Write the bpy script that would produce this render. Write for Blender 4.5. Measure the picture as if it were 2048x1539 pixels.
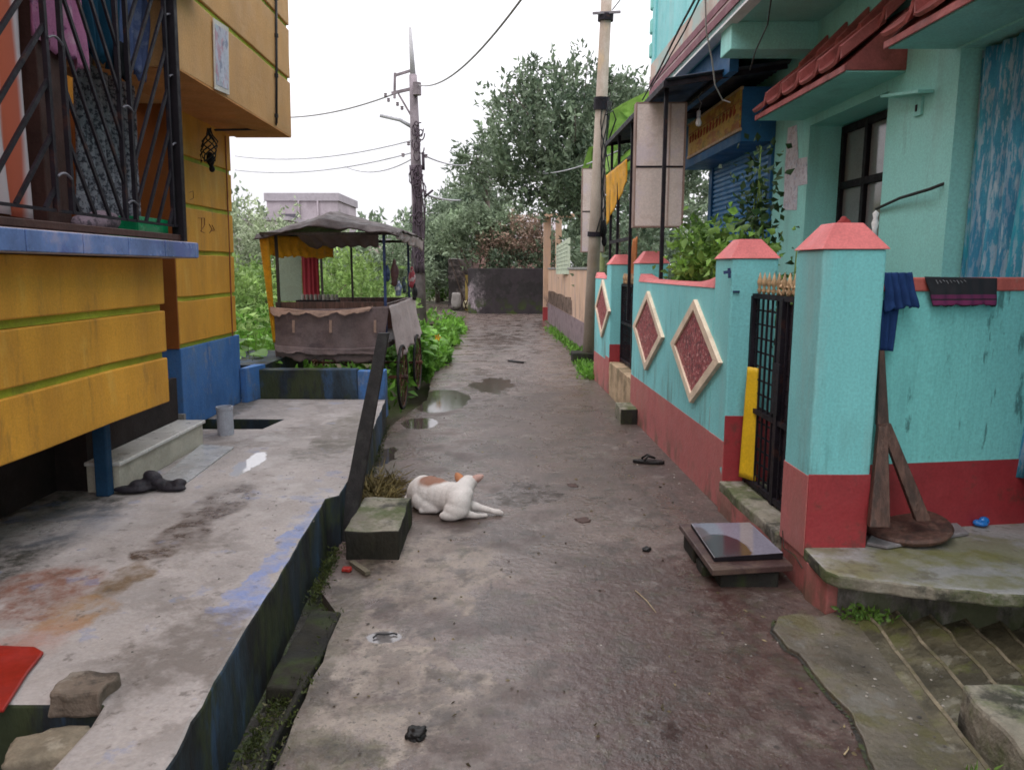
import bpy, bmesh, math, random
import numpy as np
from mathutils import Vector, Matrix, noise
R=math.radians
for o in list(bpy.data.objects): bpy.data.objects.remove(o)
SC=bpy.context.scene; COL=SC.collection
# ---------------------------------------------------------------- camera
F=1479.0; CX,CY=1024.0,769.5; PITCH=math.atan(232/F); H=1.6
cam=bpy.data.cameras.new('camera'); camo=bpy.data.objects.new('camera',cam); COL.objects.link(camo)
cam.sensor_width=36; cam.lens=F*36/2048; cam.clip_start=.05; cam.clip_end=900
camo.location=(0,0,H); camo.rotation_euler=(R(90)-PITCH,0,0); SC.camera=camo
# ---------------------------------------------------------------- sky: an overcast dome, brighter overhead
W=bpy.data.worlds.new('World'); SC.world=W; W.use_nodes=True
nt=W.node_tree; nt.nodes.clear(); N=nt.nodes.new; L=nt.links.new
SUN_EL,SUN_AZ=R(58),R(200)
sky=N('ShaderNodeTexSky'); sky.sky_type='NISHITA'; sky.sun_disc=False; sky.sun_elevation=SUN_EL; sky.sun_rotation=SUN_AZ; sky.dust_density=4
sk=N('ShaderNodeVectorMath'); sk.operation='SCALE'; sk.inputs['Scale'].default_value=.09; L(sky.outputs[0],sk.inputs[0])
tc=N('ShaderNodeTexCoord'); sep=N('ShaderNodeSeparateXYZ'); L(tc.outputs['Generated'],sep.inputs[0])
mr=N('ShaderNodeMapRange'); L(sep.outputs['Z'],mr.inputs[0]); mr.inputs[1].default_value=.1; mr.inputs[2].default_value=1; mr.inputs[3].default_value=.80; mr.inputs[4].default_value=2.3
nz=N('ShaderNodeTexNoise'); nz.inputs['Scale'].default_value=1.6; nz.inputs['Detail'].default_value=4; L(tc.outputs['Generated'],nz.inputs['Vector'])
nr=N('ShaderNodeMapRange'); L(nz.outputs[0],nr.inputs[0]); nr.inputs[1].default_value=.3; nr.inputs[2].default_value=.7; nr.inputs[3].default_value=.93; nr.inputs[4].default_value=1.08
mm=N('ShaderNodeMath'); mm.operation='MULTIPLY'; L(mr.outputs[0],mm.inputs[0]); L(nr.outputs[0],mm.inputs[1])
cl=N('ShaderNodeVectorMath'); cl.operation='SCALE'; cl.inputs[0].default_value=(.97,.955,1.0); L(mm.outputs[0],cl.inputs['Scale'])
mx=N('ShaderNodeMix'); mx.data_type='RGBA'; mx.inputs['Factor'].default_value=.93; L(sk.outputs[0],mx.inputs['A']); L(cl.outputs[0],mx.inputs['B'])
bg=N('ShaderNodeBackground'); bg.inputs['Strength'].default_value=1.0; L(mx.outputs['Result'],bg.inputs[0])
wo=N('ShaderNodeOutputWorld'); L(bg.outputs[0],wo.inputs[0])
sl=bpy.data.lights.new('sun','SUN'); sl.energy=.5; sl.angle=R(30); sl.color=(1,.96,.92)
so=bpy.data.objects.new('sun',sl); COL.objects.link(so); so.rotation_euler=(R(90)-SUN_EL,0,R(180)-SUN_AZ)
SC.view_settings.view_transform='Standard'; SC.view_settings.look='None'; SC.view_settings.exposure=0.50; SC.view_settings.gamma=1
SC.render.engine='CYCLES'; SC.cycles.filter_width=1.7
# ---------------------------------------------------------------- helpers
cp,sp=math.cos(PITCH),math.sin(PITCH)
def ray(u,v):
    a=(u-CX)/F; b=(CY-v)/F
    return Vector((a,cp+b*sp,-sp+b*cp))
EYE=Vector((0,0,H))
def G(u,v,z=0.0): d=ray(u,v); return EYE+d*((z-H)/d.z)
def AY(u,v,Y): d=ray(u,v); return EYE+d*(Y/d.y)
KR,KL=-.033,-.006
def S(u,v,x0,k): # the vertical plane X = x0 + k*Y
    d=ray(u,v); return EYE+d*(x0/(d.x-k*d.y))
def fR(x,y,z): return Vector((x+KR*y,y,z))
LEAN=.022 # the old house leans a little outwards
def fL(x,y,z): return Vector((x+KL*y+LEAN*(z-1.0),y,z))
def SL(u,v,x0,k=None): # the leaning front of the left house
    d=ray(u,v); return EYE+d*((x0+LEAN*(H-1.0))/(d.x-KL*d.y-LEAN*d.z))
def f0(x,y,z): return Vector((x,y,z))
ORG={}
def thing(name,label,cat,loc,group=None):
    o=bpy.data.objects.new(name,None); COL.objects.link(o); o.location=loc; o['label']=label; o['category']=cat
    if group: o['group']=group
    ORG[o.name]=Vector(loc); return o
def tag(o,label,cat,group=None,kind=None):
    if label: o['label']=label
    if cat: o['category']=cat
    if group: o['group']=group
    if kind: o['kind']=kind
    return o
def link_mesh(name,verts,faces,m,parent=None,smooth=False,bevel=0,solid=0,uvs=None):
    V=[Vector(v) for v in verts]
    if parent is not None: org=ORG[parent.name]
    else:
        a=np.array([tuple(v) for v in V]); lo=a.min(0); hi=a.max(0); org=Vector(((lo[0]+hi[0])/2,(lo[1]+hi[1])/2,lo[2]))
    me=bpy.data.meshes.new(name); me.from_pydata([tuple(v-org) for v in V],[],faces); me.update()
    if smooth: me.polygons.foreach_set('use_smooth',[True]*len(me.polygons))
    o=bpy.data.objects.new(name,me); COL.objects.link(o)
    ORG[o.name]=org
    if m: me.materials.append(m)
    if parent is not None: o.parent=parent
    else: o.location=org
    if solid: s=o.modifiers.new('s','SOLIDIFY'); s.thickness=solid; s.offset=0
    if bevel: b=o.modifiers.new('b','BEVEL'); b.width=bevel; b.segments=2; b.limit_method='ANGLE'; b.angle_limit=R(40)
    return o
class MB:
    def __init__(s): s.v=[]; s.f=[]
    def add(s,vs,fs): n=len(s.v); s.v+= [Vector(v) for v in vs]; s.f+=[tuple(i+n for i in f) for f in fs]; return s
    def box(s,x0,x1,y0,y1,z0,z1,f=f0):
        p=[f(x,y,z) for z in (z0,z1) for (x,y) in ((x0,y0),(x1,y0),(x1,y1),(x0,y1))]
        return s.add(p,[(3,2,1,0),(4,5,6,7),(0,1,5,4),(1,2,6,5),(2,3,7,6),(3,0,4,7)])
    def hexa(s,b,t): # four bottom, four top points, counter-clockwise
        return s.add(list(b)+list(t),[(3,2,1,0),(4,5,6,7),(0,1,5,4),(1,2,6,5),(2,3,7,6),(3,0,4,7)])
    def prism(s,poly,z0,z1):
        n=len(poly); p=[(q[0],q[1],z0) for q in poly]+[(q[0],q[1],z1) for q in poly]
        return s.add(p,[tuple(range(n-1,-1,-1)),tuple(range(n,2*n))]+[(i,(i+1)%n,n+(i+1)%n,n+i) for i in range(n)])
    def prism_dir(s,poly3,d): # a polygon pushed along the vector d
        n=len(poly3); d=Vector(d); p=[Vector(q) for q in poly3]; p2=[q+d for q in p]
        return s.add(p+p2,[tuple(range(n-1,-1,-1)),tuple(range(n,2*n))]+[(i,(i+1)%n,n+(i+1)%n,n+i) for i in range(n)])
    def tube(s,pts,r,n=8,r2=None):
        pts=[Vector(p) for p in pts]; k=len(pts); base=len(s.v)
        for i,p in enumerate(pts):
            t=(pts[min(i+1,k-1)]-pts[max(i-1,0)]).normalized()
            a=t.cross(Vector((0,0,1)))
            if a.length<.05: a=t.cross(Vector((1,0,0)))
            a.normalize(); b=t.cross(a); rr=r if r2 is None else r+(r2-r)*i/(k-1)
            for j in range(n):
                q=2*math.pi*j/n; s.v.append(p+a*(rr*math.cos(q))+b*(rr*math.sin(q)))
        for i in range(k-1):
            for j in range(n):
                a0=base+i*n+j; a1=base+i*n+(j+1)%n; s.f.append((a0,a1,a1+n,a0+n))
        s.f.append(tuple(base+j for j in range(n-1,-1,-1))); s.f.append(tuple(base+(k-1)*n+j for j in range(n)))
        return s
    def bar(s,a,b,w,h=None): # square bar
        a=Vector(a); b=Vector(b); h=h or w; t=(b-a).normalized(); x=t.cross(Vector((0,0,1)))
        if x.length<.05: x=Vector((1,0,0))
        x.normalize(); y=t.cross(x); c=[x*(i*w/2)+y*(j*h/2) for i,j in ((-1,-1),(1,-1),(1,1),(-1,1))]
        return s.hexa([a+q for q in c],[b+q for q in c])
    def lathe(s,prof,c,n=20,ax='z'):
        base=len(s.v); c=Vector(c)
        for r,h in prof:
            for j in range(n):
                q=2*math.pi*j/n
                if ax=='z': s.v.append(c+Vector((r*math.cos(q),r*math.sin(q),h)))
                elif ax=='x': s.v.append(c+Vector((h,r*math.cos(q),r*math.sin(q))))
                else: s.v.append(c+Vector((r*math.cos(q),h,r*math.sin(q))))
        for i in range(len(prof)-1):
            for j in range(n):
                a0=base+i*n+j; a1=base+i*n+(j+1)%n; s.f.append((a0,a1,a1+n,a0+n))
        s.f.append(tuple(base+j for j in range(n-1,-1,-1))); s.f.append(tuple(base+(len(prof)-1)*n+j for j in range(n)))
        return s
    def torus(s,c,r,t,n=32,k=8,ax='x'):
        base=len(s.v); c=Vector(c)
        for i in range(n):
            q=2*math.pi*i/n
            for j in range(k):
                w=2*math.pi*j/k; rr=r+t*math.cos(w); h=t*math.sin(w)
                s.v.append(c+(Vector((h,rr*math.cos(q),rr*math.sin(q))) if ax=='x' else Vector((rr*math.cos(q),rr*math.sin(q),h))))
        for i in range(n):
            for j in range(k): s.f.append((base+i*k+j,base+((i+1)%n)*k+j,base+((i+1)%n)*k+(j+1)%k,base+i*k+(j+1)%k))
        return s
    def build(s,name,m,parent=None,**k): return link_mesh(name,s.v,s.f,m,parent,**k)
def wobble(o,amp,sc=6.0,axis=None):
    for v in o.data.vertices:
        q=noise.noise_vector((v.co+ORG[o.name])*sc)*amp
        v.co+= q if axis is None else Vector((q.x*axis[0],q.y*axis[1],q.z*axis[2]))
def subdiv(o,n,simple=True):
    bm=bmesh.new(); bm.from_mesh(o.data); bmesh.ops.subdivide_edges(bm,edges=bm.edges[:],cuts=n,use_grid_fill=True); bm.to_mesh(o.data); bm.free()
def rough_box(name,x0,x1,y0,y1,z0,z1,m,parent=None,f=f0,amp=.012,cell=.06,bev=.01,sc=7):
    # a box with crooked, worn faces and edges
    b=bmesh.new(); n=[max(1,int(abs(q)/cell)) for q in (x1-x0,y1-y0,z1-z0)]
    mb=MB()
    def face(o,du,dv,nu,nv):
        vs=[o+du*(i/nu)+dv*(j/nv) for j in range(nv+1) for i in range(nu+1)]
        mb.add(vs,[(j*(nu+1)+i,j*(nu+1)+i+1,(j+1)*(nu+1)+i+1,(j+1)*(nu+1)+i) for j in range(nv) for i in range(nu)])
    X,Y,Z=Vector((x1-x0,0,0)),Vector((0,y1-y0,0)),Vector((0,0,z1-z0)); A=Vector((x0,y0,z0))
    face(A,Y,X,n[1],n[0]); face(A+Z,X,Y,n[0],n[1]); face(A,X,Z,n[0],n[2]); face(A+Y,Z,X,n[2],n[0]); face(A,Z,Y,n[2],n[1]); face(A+X,Y,Z,n[1],n[2])
    mb.v=[f(*v) for v in mb.v]
    o=mb.build(name,m,parent); bm=bmesh.new(); bm.from_mesh(o.data); bmesh.ops.remove_doubles(bm,verts=bm.verts[:],dist=1e-4)
    bmesh.ops.recalc_face_normals(bm,faces=bm.faces[:]); bm.to_mesh(o.data); bm.free()
    wobble(o,amp,sc)
    if bev: q=o.modifiers.new('b','BEVEL'); q.width=bev; q.segments=2; q.limit_method='ANGLE'; q.angle_limit=R(50)
    return o
def sheet(name,p00,p10,p01,p11,m,parent=None,nu=40,nv=30,amp=.02,folds=6,sag=0,rag=0,seed=0,solid=.004,open_=1.0,wav=.5):
    # cloth between four corners (p0* top row, p1* ...): folds run down from the top edge
    p00,p10,p01,p11=[Vector(p) for p in (p00,p10,p01,p11)]; nrm=(p10-p00).cross(p01-p00).normalized(); V=[]
    for j in range(nv+1):
        t=j/nv
        for i in range(nu+1):
            u=i/nu; a=p00.lerp(p10,u); b=p01.lerp(p11,u)
            if rag: b=b+(b-a).normalized()*rag*(noise.noise(Vector((u*7,seed,3)))+.5*noise.noise(Vector((u*23,seed,3))))
            p=a.lerp(b,t); ph=folds*math.tau*(u+wav*.12*noise.noise(Vector((u*3,t*1.5,seed))))
            d=amp*(math.sin(ph)*(.4+.6*t*open_)+.6*noise.noise(Vector((u*folds*1.3,t*3,seed+5))))
            p=p+nrm*d; p.z-=sag*math.sin(math.pi*u)*(1-t*.3)
            V.append(p)
    Fs=[(j*(nu+1)+i,(j+1)*(nu+1)+i,(j+1)*(nu+1)+i+1,j*(nu+1)+i+1) for j in range(nv) for i in range(nu)]
    return link_mesh(name,V,Fs,m,parent,smooth=True,solid=solid)
def lump(name,blobs,m,parent=None,voxel=.012,smooth=6,fac=.5):
    # overlapping ellipsoids / tapered limbs fused into one continuous surface
    bm=bmesh.new()
    for b in blobs:
        if len(b)==2: c,r=b; rot=Matrix.Identity(4)
        else: c,r,rot=b
        bmesh.ops.create_icosphere(bm,subdivisions=3,radius=1,matrix=Matrix.Translation(Vector(c))@rot@Matrix.Diagonal((*r,1)))
    vs=[v.co.copy() for v in bm.verts]; fs=[tuple(v.index for v in f.verts) for f in bm.faces]; bm.free()
    o=link_mesh(name,vs,fs,m,parent)
    q=o.modifiers.new('r','REMESH'); q.mode='VOXEL'; q.voxel_size=voxel; q.use_smooth_shade=True
    q=o.modifiers.new('s','SMOOTH'); q.iterations=smooth; q.factor=fac
    return o
def capsule(a,b,r1,r2,n=9):
    a=Vector(a); b=Vector(b); return [(a.lerp(b,i/(n-1)),(r1+(r2-r1)*i/(n-1),)*3) for i in range(n)]
# ---------------------------------------------------------------- materials
def bpx(u,v,du,dv,z,col,am=.8,ro=None,wob=.12):
    c=G(u,v,z); rx=(G(u+du,v,z)-c).length; ry=(G(u,v-dv,z)-G(u,v+dv,z)).length/2
    return (tuple(c),(rx,ry,.25),col,am,ro,wob)
MC={}
def mat(name,col,rough=.85,var=.18,sc=3.0,bump=.25,bsc=40.0,stains=(),spec=.3,metal=0,trans=0,island=0,stretch=None,rvar=.1,fine=.12,blobs=(),cracks=0):
    """stains: (colour, noise scale, lo, hi, amount[, (z0,z1)]) grown over the surface; z0,z1 limits them to a height range"""
    if name in MC: return MC[name]
    m=bpy.data.materials.new(name); m.use_nodes=True; MC[name]=m
    t=m.node_tree; P=t.nodes['Principled BSDF']; Nn=t.nodes.new; l=t.links.new
    geo=Nn('ShaderNodeNewGeometry'); vec=geo.outputs['Position']
    if stretch:
        mp=Nn('ShaderNodeMapping'); mp.inputs['Scale'].default_value=stretch; l(vec,mp.inputs[0]); vec2=mp.outputs[0]
    else: vec2=vec
    def nz(s,d=5,v=vec,r=.6):
        n=Nn('ShaderNodeTexNoise'); n.inputs['Scale'].default_value=s; n.inputs['Detail'].default_value=d; n.inputs['Roughness'].default_value=r; l(v,n.inputs['Vector']); return n.outputs[0]
    def mrg(x,a,b,c,d):
        n=Nn('ShaderNodeMapRange'); n.inputs[1].default_value=a; n.inputs[2].default_value=b; n.inputs[3].default_value=c; n.inputs[4].default_value=d; l(x,n.inputs[0]); return n.outputs[0]
    def mul(x,y):
        n=Nn('ShaderNodeMath'); n.operation='MULTIPLY'; l(x,n.inputs[0])
        if isinstance(y,float) or isinstance(y,int): n.inputs[1].default_value=y
        else: l(y,n.inputs[1])
        return n.outputs[0]
    a=mrg(nz(sc,6,vec2),.34,.66,1-var*1.25,1+var*1.25); f=mrg(nz(bsc*1.7,3),.3,.7,1-fine,1+fine); k=mul(a,f)
    if island: k=mul(k,mrg(geo.outputs['Random Per Island'],0,1,1-island,1+island))
    sv=Nn('ShaderNodeVectorMath'); sv.operation='SCALE'; sv.inputs[0].default_value=col; l(k,sv.inputs['Scale']); c=sv.outputs[0]
    if cracks:
        vo=Nn('ShaderNodeTexVoronoi'); vo.feature='DISTANCE_TO_EDGE'; vo.inputs['Scale'].default_value=cracks
        wn=Nn('ShaderNodeTexNoise'); wn.inputs['Scale'].default_value=4; wn.inputs['Detail'].default_value=6; l(vec,wn.inputs['Vector'])
        w1=Nn('ShaderNodeVectorMath'); w1.operation='SCALE'; w1.inputs['Scale'].default_value=.35; l(wn.outputs['Color'],w1.inputs[0]); w2=Nn('ShaderNodeVectorMath'); l(w1.outputs[0],w2.inputs[0]); l(vec,w2.inputs[1]); l(w2.outputs[0],vo.inputs['Vector'])
        cf=mul(mrg(vo.outputs['Distance'],.0,.009,1,0),mrg(nz(1.1,3),.47,.56,0,.85)); mxx=Nn('ShaderNodeMix'); mxx.data_type='RGBA'; l(cf,mxx.inputs['Factor']); l(c,mxx.inputs['A']); mxx.inputs['B'].default_value=(.018,.015,.012,1); c=mxx.outputs['Result']
    ro=mrg(nz(sc*2.3,4),.38,.62,max(.02,rough-rvar),min(1,rough+rvar))
    if blobs:
        nn=Nn('ShaderNodeTexNoise'); nn.inputs['Scale'].default_value=5; nn.inputs['Detail'].default_value=6; l(vec,nn.inputs['Vector'])
        n2=Nn('ShaderNodeVectorMath'); n2.operation='SUBTRACT'; l(nn.outputs['Color'],n2.inputs[0]); n2.inputs[1].default_value=(.5,.5,.5); nn.inputs['Roughness'].default_value=.72; nn.inputs['Scale'].default_value=3.2
    wet=None
    def mx2(x,y):
        n=Nn('ShaderNodeMath'); n.operation='MAXIMUM'; l(x,n.inputs[0]); l(y,n.inputs[1]); return n.outputs[0]
    for cc,rr,bc,am,br,wob in blobs:
        # a stain, wet patch or painted shade or reflection with a place of its own: centre, radii, colour, amount, roughness, raggedness
        w=Nn('ShaderNodeVectorMath'); w.operation='SCALE'; l(n2.outputs[0],w.inputs[0]); w.inputs['Scale'].default_value=wob*2.6
        ad=Nn('ShaderNodeVectorMath'); l(vec,ad.inputs[0]); l(w.outputs[0],ad.inputs[1])
        sb=Nn('ShaderNodeVectorMath'); sb.operation='SUBTRACT'; l(ad.outputs[0],sb.inputs[0]); sb.inputs[1].default_value=cc
        dv=Nn('ShaderNodeVectorMath'); dv.operation='DIVIDE'; l(sb.outputs[0],dv.inputs[0]); dv.inputs[1].default_value=rr
        ln=Nn('ShaderNodeVectorMath'); ln.operation='LENGTH'; l(dv.outputs[0],ln.inputs[0])
        fc=mrg(ln.outputs['Value'],1.0,(.9 if br is not None and br<.15 else .74) if am>=.6 else .2,0,1)
        if (br is None or br>.1) and wob>.03: fc=mul(fc,mrg(nz(11,6,vec,.75),.40,.58,.35,1))
        if bc is not None:
            mxx=Nn('ShaderNodeMix'); mxx.data_type='RGBA'; l(mul(fc,float(am)),mxx.inputs['Factor']); l(c,mxx.inputs['A']); mxx.inputs['B'].default_value=(*bc,1); c=mxx.outputs['Result']
        if br is not None:
            # standing water also smooths the surface out
            mf=Nn('ShaderNodeMix'); mf.data_type='FLOAT'; l(fc,mf.inputs['Factor']); l(ro,mf.inputs['A']); mf.inputs['B'].default_value=br; ro=mf.outputs['Result']
            if br<.2: wet=fc if wet is None else mx2(wet,fc)
    for st in stains:
        sc2,ss,lo,hi,am=st[:5]
        fac=mul(mrg(nz(ss,7,vec2,.68),.5+(lo-.5)*.62,.5+(hi-.5)*.62,0,1),float(am))
        if wet is not None: fac=mul(fac,mrg(wet,.3,.8,1,.15))
        if len(st)>5:
            s3=Nn('ShaderNodeSeparateXYZ'); l(vec,s3.inputs[0]); fac=mul(fac,mrg(s3.outputs['Z'],st[5][0],st[5][1],1,0))
        mxx=Nn('ShaderNodeMix'); mxx.data_type='RGBA'; l(fac,mxx.inputs['Factor']); l(c,mxx.inputs['A']); mxx.inputs['B'].default_value=(*sc2,1); c=mxx.outputs['Result']
    l(c,P.inputs['Base Color']); l(ro,P.inputs['Roughness'])
    P.inputs['Specular IOR Level'].default_value=spec
    if wet is not None: l(mrg(wet,.3,.9,spec,1.0),P.inputs['Specular IOR Level'])
    P.inputs['Metallic'].default_value=metal
    if bump:
        b=Nn('ShaderNodeBump'); b.inputs['Strength'].default_value=bump; b.inputs['Distance'].default_value=.016
        if wet is not None: l(mrg(wet,.2,.9,bump,0.0),b.inputs['Strength'])
        l(nz(bsc,5,vec2),b.inputs['Height']); l(b.outputs[0],P.inputs['Normal'])
    if trans:
        tr=Nn('ShaderNodeBsdfTranslucent'); l(c,tr.inputs[0]); ms=Nn('ShaderNodeMixShader'); ms.inputs[0].default_value=trans
        out=[n for n in t.nodes if n.type=='OUTPUT_MATERIAL'][0]; l(P.outputs[0],ms.inputs[1]); l(tr.outputs[0],ms.inputs[2]); l(ms.outputs[0],out.inputs[0])
    return m
DIRT=(.06,.045,.035); MOSS=(.05,.075,.012); BLK=(.018,.017,.016)
mYel=mat('yellow_paint',(.64,.30,.034),.7,.12,2,.2,60,[((.33,.14,.03),1.4,.50,.8,.5),((.75,.48,.12),6,.60,.8,.4),(DIRT,7,.62,.8,.4)],.3,stretch=(1,1,.25))
mYelU=mat('yellow_paint_upper',(.52,.28,.11),.75,.1,2,.2,60,[((.35,.2,.1),1.2,.5,.8,.35)],.3,stretch=(1,1,.6))
mOrg=mat('orange_paint',(.26,.075,.014),.75,.12,2,.2,60,[(DIRT,4,.6,.8,.3)])
mGroove=mat('green_groove_paint',(.38,.42,.035),.75,.15,3,.2,60,[(DIRT,6,.5,.8,.5)])
mBlue=mat('blue_dado_paint',(.055,.16,.4),.7,.2,3,.25,50,[((.12,.2,.33),3,.5,.7,.5),(BLK,3,.52,.75,.6,(.3,1.1)),((.3,.28,.25),7,.63,.75,.5)],stretch=(1,1,.5))
mBlueD=mat('mouldy_blue_paint',(.032,.05,.07),.75,.35,3,.5,40,[(BLK,2.2,.36,.58,.9),((.045,.055,.022),4,.46,.62,.85),((.05,.11,.22),3,.62,.72,.5)],stretch=(1,1,.35))
mTeal=mat('teal_paint',(.215,.59,.61),.6,.06,2.5,.25,45,[((.30,.40,.39),3,.55,.8,.4),((.08,.22,.22),9,.65,.80,.4),((.10,.14,.12),5,.5,.7,.7,(.55,.95))],.35,stretch=(1,1,.14))
mTealH=mat('teal_house_paint',(.30,.68,.63),.6,.05,2,.2,45,[((.2,.38,.35),3,.55,.8,.4),((.12,.26,.24),8,.66,.80,.3)],.35,stretch=(1,1,.15))
mTealW=mat('teal_weathered_paint',(.21,.59,.58),.6,.08,3,.3,40,[((.12,.34,.34),3,.52,.76,.6),((.03,.08,.08),14,.66,.76,.7)],.3,stretch=(1,1,.22))
mTealD=mat('teal_ceiling_paint',(.27,.62,.58),.75,.1,2,.2,45,[((.1,.2,.17),2,.5,.8,.5)])
mRed=mat('red_dado_paint',(.32,.035,.042),.5,.12,3,.2,40,[((.22,.05,.04),3,.5,.75,.5),(DIRT,6,.6,.75,.5)],.45)
mPinkR=mat('dusty_sheen_red_dado_paint',(.44,.13,.125),.6,.12,3,.25,40,[((.30,.13,.11),3,.45,.7,.6),((.12,.09,.06),4,.45,.65,.8,(.0,.3))],.4,stretch=(1,1,.6))  # pinker lane-side red: dust, plus sheen painted into the colour
mCor=mat('coral_cap_paint',(.62,.17,.17),.6,.1,4,.2,50,[((.35,.12,.1),5,.6,.78,.4)],.3)
mFr=mat('cream_frame_paint',(.72,.58,.44),.6,.1,5,.2,60,[((.45,.33,.24),6,.55,.75,.4)])
mTileR=mat('red_roof_tile',(.36,.105,.10),.6,.2,5,.3,50,[((.14,.05,.04),4,.5,.7,.6)],.3)
mConc=mat('pale_concrete',(.35,.31,.295),.6,.16,2,.35,35,[((.14,.115,.10),1.1,.56,.66,.75),((.50,.46,.45),2.2,.55,.7,.5),(DIRT,13,.64,.74,.5),((.10,.17,.36),4,.66,.72,.3)],.35,rvar=.25,blobs=[bpx(440,1005,60,45,.3,(.09,.068,.06),.95,.25,.10),bpx(370,1065,60,30,.3,(.09,.068,.06),.95,.25,.10),bpx(305,1108,50,16,.3,(.07,.045,.035),.95,.2,.07),((-2.55,3.0,.3),(.50,2.3,.3),(.03,.028,.02),.95,.6,.12),((-2.62,6.6,.3),(.16,.9,.3),(.05,.05,.035),.8,.6,.1),((-1.3,6.0,.3),(.3,.9,.3),(.10,.09,.06),.6,.5,.2),bpx(245,1160,45,35,.3,(.15,.095,.05),.9,.4),bpx(150,1225,70,40,.3,(.30,.16,.06),.75,None),bpx(60,1190,130,60,.3,(.20,.085,.055),.9,None),bpx(60,1290,80,60,.3,(.40,.17,.12),.55,None),bpx(540,1150,40,60,.3,(.17,.24,.50),.75,None,.2),bpx(470,1215,45,40,.3,(.17,.24,.50),.7,None,.2),bpx(600,1060,25,60,.3,(.17,.24,.48),.7,None,.2),bpx(110,1050,160,45,.3,(.33,.35,.42),.5,.25),bpx(500,925,20,25,.3,(.55,.55,.58),.7,.05,.08),bpx(640,900,60,22,.3,(.10,.09,.07),.7,.5,.3)])  # blobs also paint shade with grime under the bay and a white reflection
mConcM=mat('mossy_concrete',(.24,.215,.17),.8,.25,4,.6,35,[(MOSS,3,.42,.62,.75),(BLK,4,.52,.68,.8),((.36,.33,.29),5,.6,.72,.5)],.3)
mConcD=mat('dark_mossy_concrete',(.026,.023,.016),.85,.35,4,.7,35,[((.03,.045,.01),4,.5,.65,.7),(BLK,3,.45,.62,.9)],.3,stretch=(1,1,.5))
mConcG=mat('grey_concrete',(.25,.24,.23),.8,.2,3,.5,40,[(BLK,3,.55,.7,.6),((.35,.33,.31),6,.55,.7,.4)])
mMould=mat('black_mould_wall',(.045,.036,.04),.9,.3,2,.5,30,[(BLK,2,.4,.6,.8),(MOSS,2,.5,.6,.7,(.1,.6))],blobs=[((-1.45,27.1,.55),(.55,.9,.55),(.36,.30,.32),.9,None,.35),((-1.2,27,1.1),(.35,.6,.4),(.20,.17,.18),.7,None,.35)])
mPeach=mat('peach_plaster',(.56,.37,.26),.85,.12,2,.3,40,[((.42,.30,.26),2.5,.5,.7,.6),((.12,.09,.08),3.5,.56,.66,.8,(.55,1.25))],stretch=(1,1,.4))
mPurp=mat('purple_dado',(.23,.17,.18),.85,.2,3,.4,40,[((.1,.07,.07),3,.5,.65,.7)])
mMarb=mat('white_marble',(.55,.53,.50),.35,.12,5,.05,40,[((.3,.28,.27),2.5,.52,.6,.5)],.5)
mStepF=mat('step_face_tile',(.42,.39,.32),.5,.12,5,.1,40,[((.25,.22,.17),3,.5,.7,.5)],.4)
mTile=mat('blue_ledge_tile',(.12,.19,.42),.22,.25,3,.05,40,[((.32,.30,.45),3,.58,.7,.7),((.10,.12,.36),2,.5,.6,.6)],.5)
mGrout=mat('ledge_grout',(.42,.35,.36),.8)
mMetB=mat('black_painted_iron',(.014,.011,.016),.6,.3,8,.2,60,[((.06,.025,.018),9,.62,.72,.6)],.18)
mMetB2=mat('dark_window_frame',(.013,.010,.013),.6,.2,8,.1,60,spec=.15)
mRust=mat('rusty_iron',(.12,.05,.03),.7,.3,8,.3,60,[((.03,.02,.02),6,.5,.6,.7)])
mMetBl=mat('blue_painted_iron',(.03,.05,.13),.45,.3,8,.2,60)
mGold=mat('gold_painted_iron',(.45,.30,.17),.5,.3,20,.1,60)
mWood=mat('dark_wet_wood',(.04,.03,.026),.6,.3,6,.5,40,[((.10,.075,.06),5,.58,.7,.5)],.4,stretch=(6,6,.6))
mWoodB=mat('black_wood',(.012,.010,.010),.65,.3,6,.4,40,[((.03,.03,.025),5,.6,.7,.5)],.3,stretch=(5,5,.6))
mWoodR=mat('brown_wood',(.10,.05,.038),.5,.35,7,.4,50,[((.22,.13,.10),5,.6,.7,.4),((.03,.02,.018),3,.5,.65,.6)],.45,stretch=(5,5,.7))
mDoor=mat('dark_brown_door',(.06,.025,.02),.6,.2,5,.2,60)
mPole=mat('concrete_pole',(.38,.31,.26),.85,.12,3,.3,40,[((.26,.2,.15),1.4,.5,.65,.7),((.5,.35,.2),1.1,.6,.7,.5)],stretch=(1,1,.5))
mPoleF=mat('far_pole_steel',(.22,.185,.20),.8,.3,3,.3,40)
mPoleP=mat('pale_pole_top',(.42,.41,.42),.7,.1,3)
mCable=mat('black_cable',(.02,.02,.022),.6,.1,5,0)
mCableG=mat('grey_cable',(.26,.255,.25),.7,.1,5,0)
mCableW=mat('white_cable',(.6,.6,.6),.6,.1,5,0)
mTin=mat('corrugated_tin',(.055,.06,.075),.5,.25,5,.2,40,[((.02,.03,.07),3,.5,.6,.6)],.5,metal=.3)
mShut=mat('blue_shutter_paint',(.06,.22,.46),.45,.15,4,.1,60,[((.03,.09,.2),3,.55,.75,.4)],.4)
mShopB=mat('shop_blue_paint',(.02,.11,.26),.6,.2,3,.2,50)
mBoard=mat('sign_board_skin',(.64,.54,.50),.6,.05,3,.1,40,[((.58,.50,.58),2.5,.5,.65,.5),((.44,.33,.28),6,.55,.7,.35)])
mBoardE=mat('sign_board_edge',(.27,.18,.15),.7,.2,5)
mYTarp=mat('yellow_tarp',(.75,.38,.015),.55,.15,4,.15,30,[((.4,.18,.02),5,.55,.7,.5)],.4,trans=.25)
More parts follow.
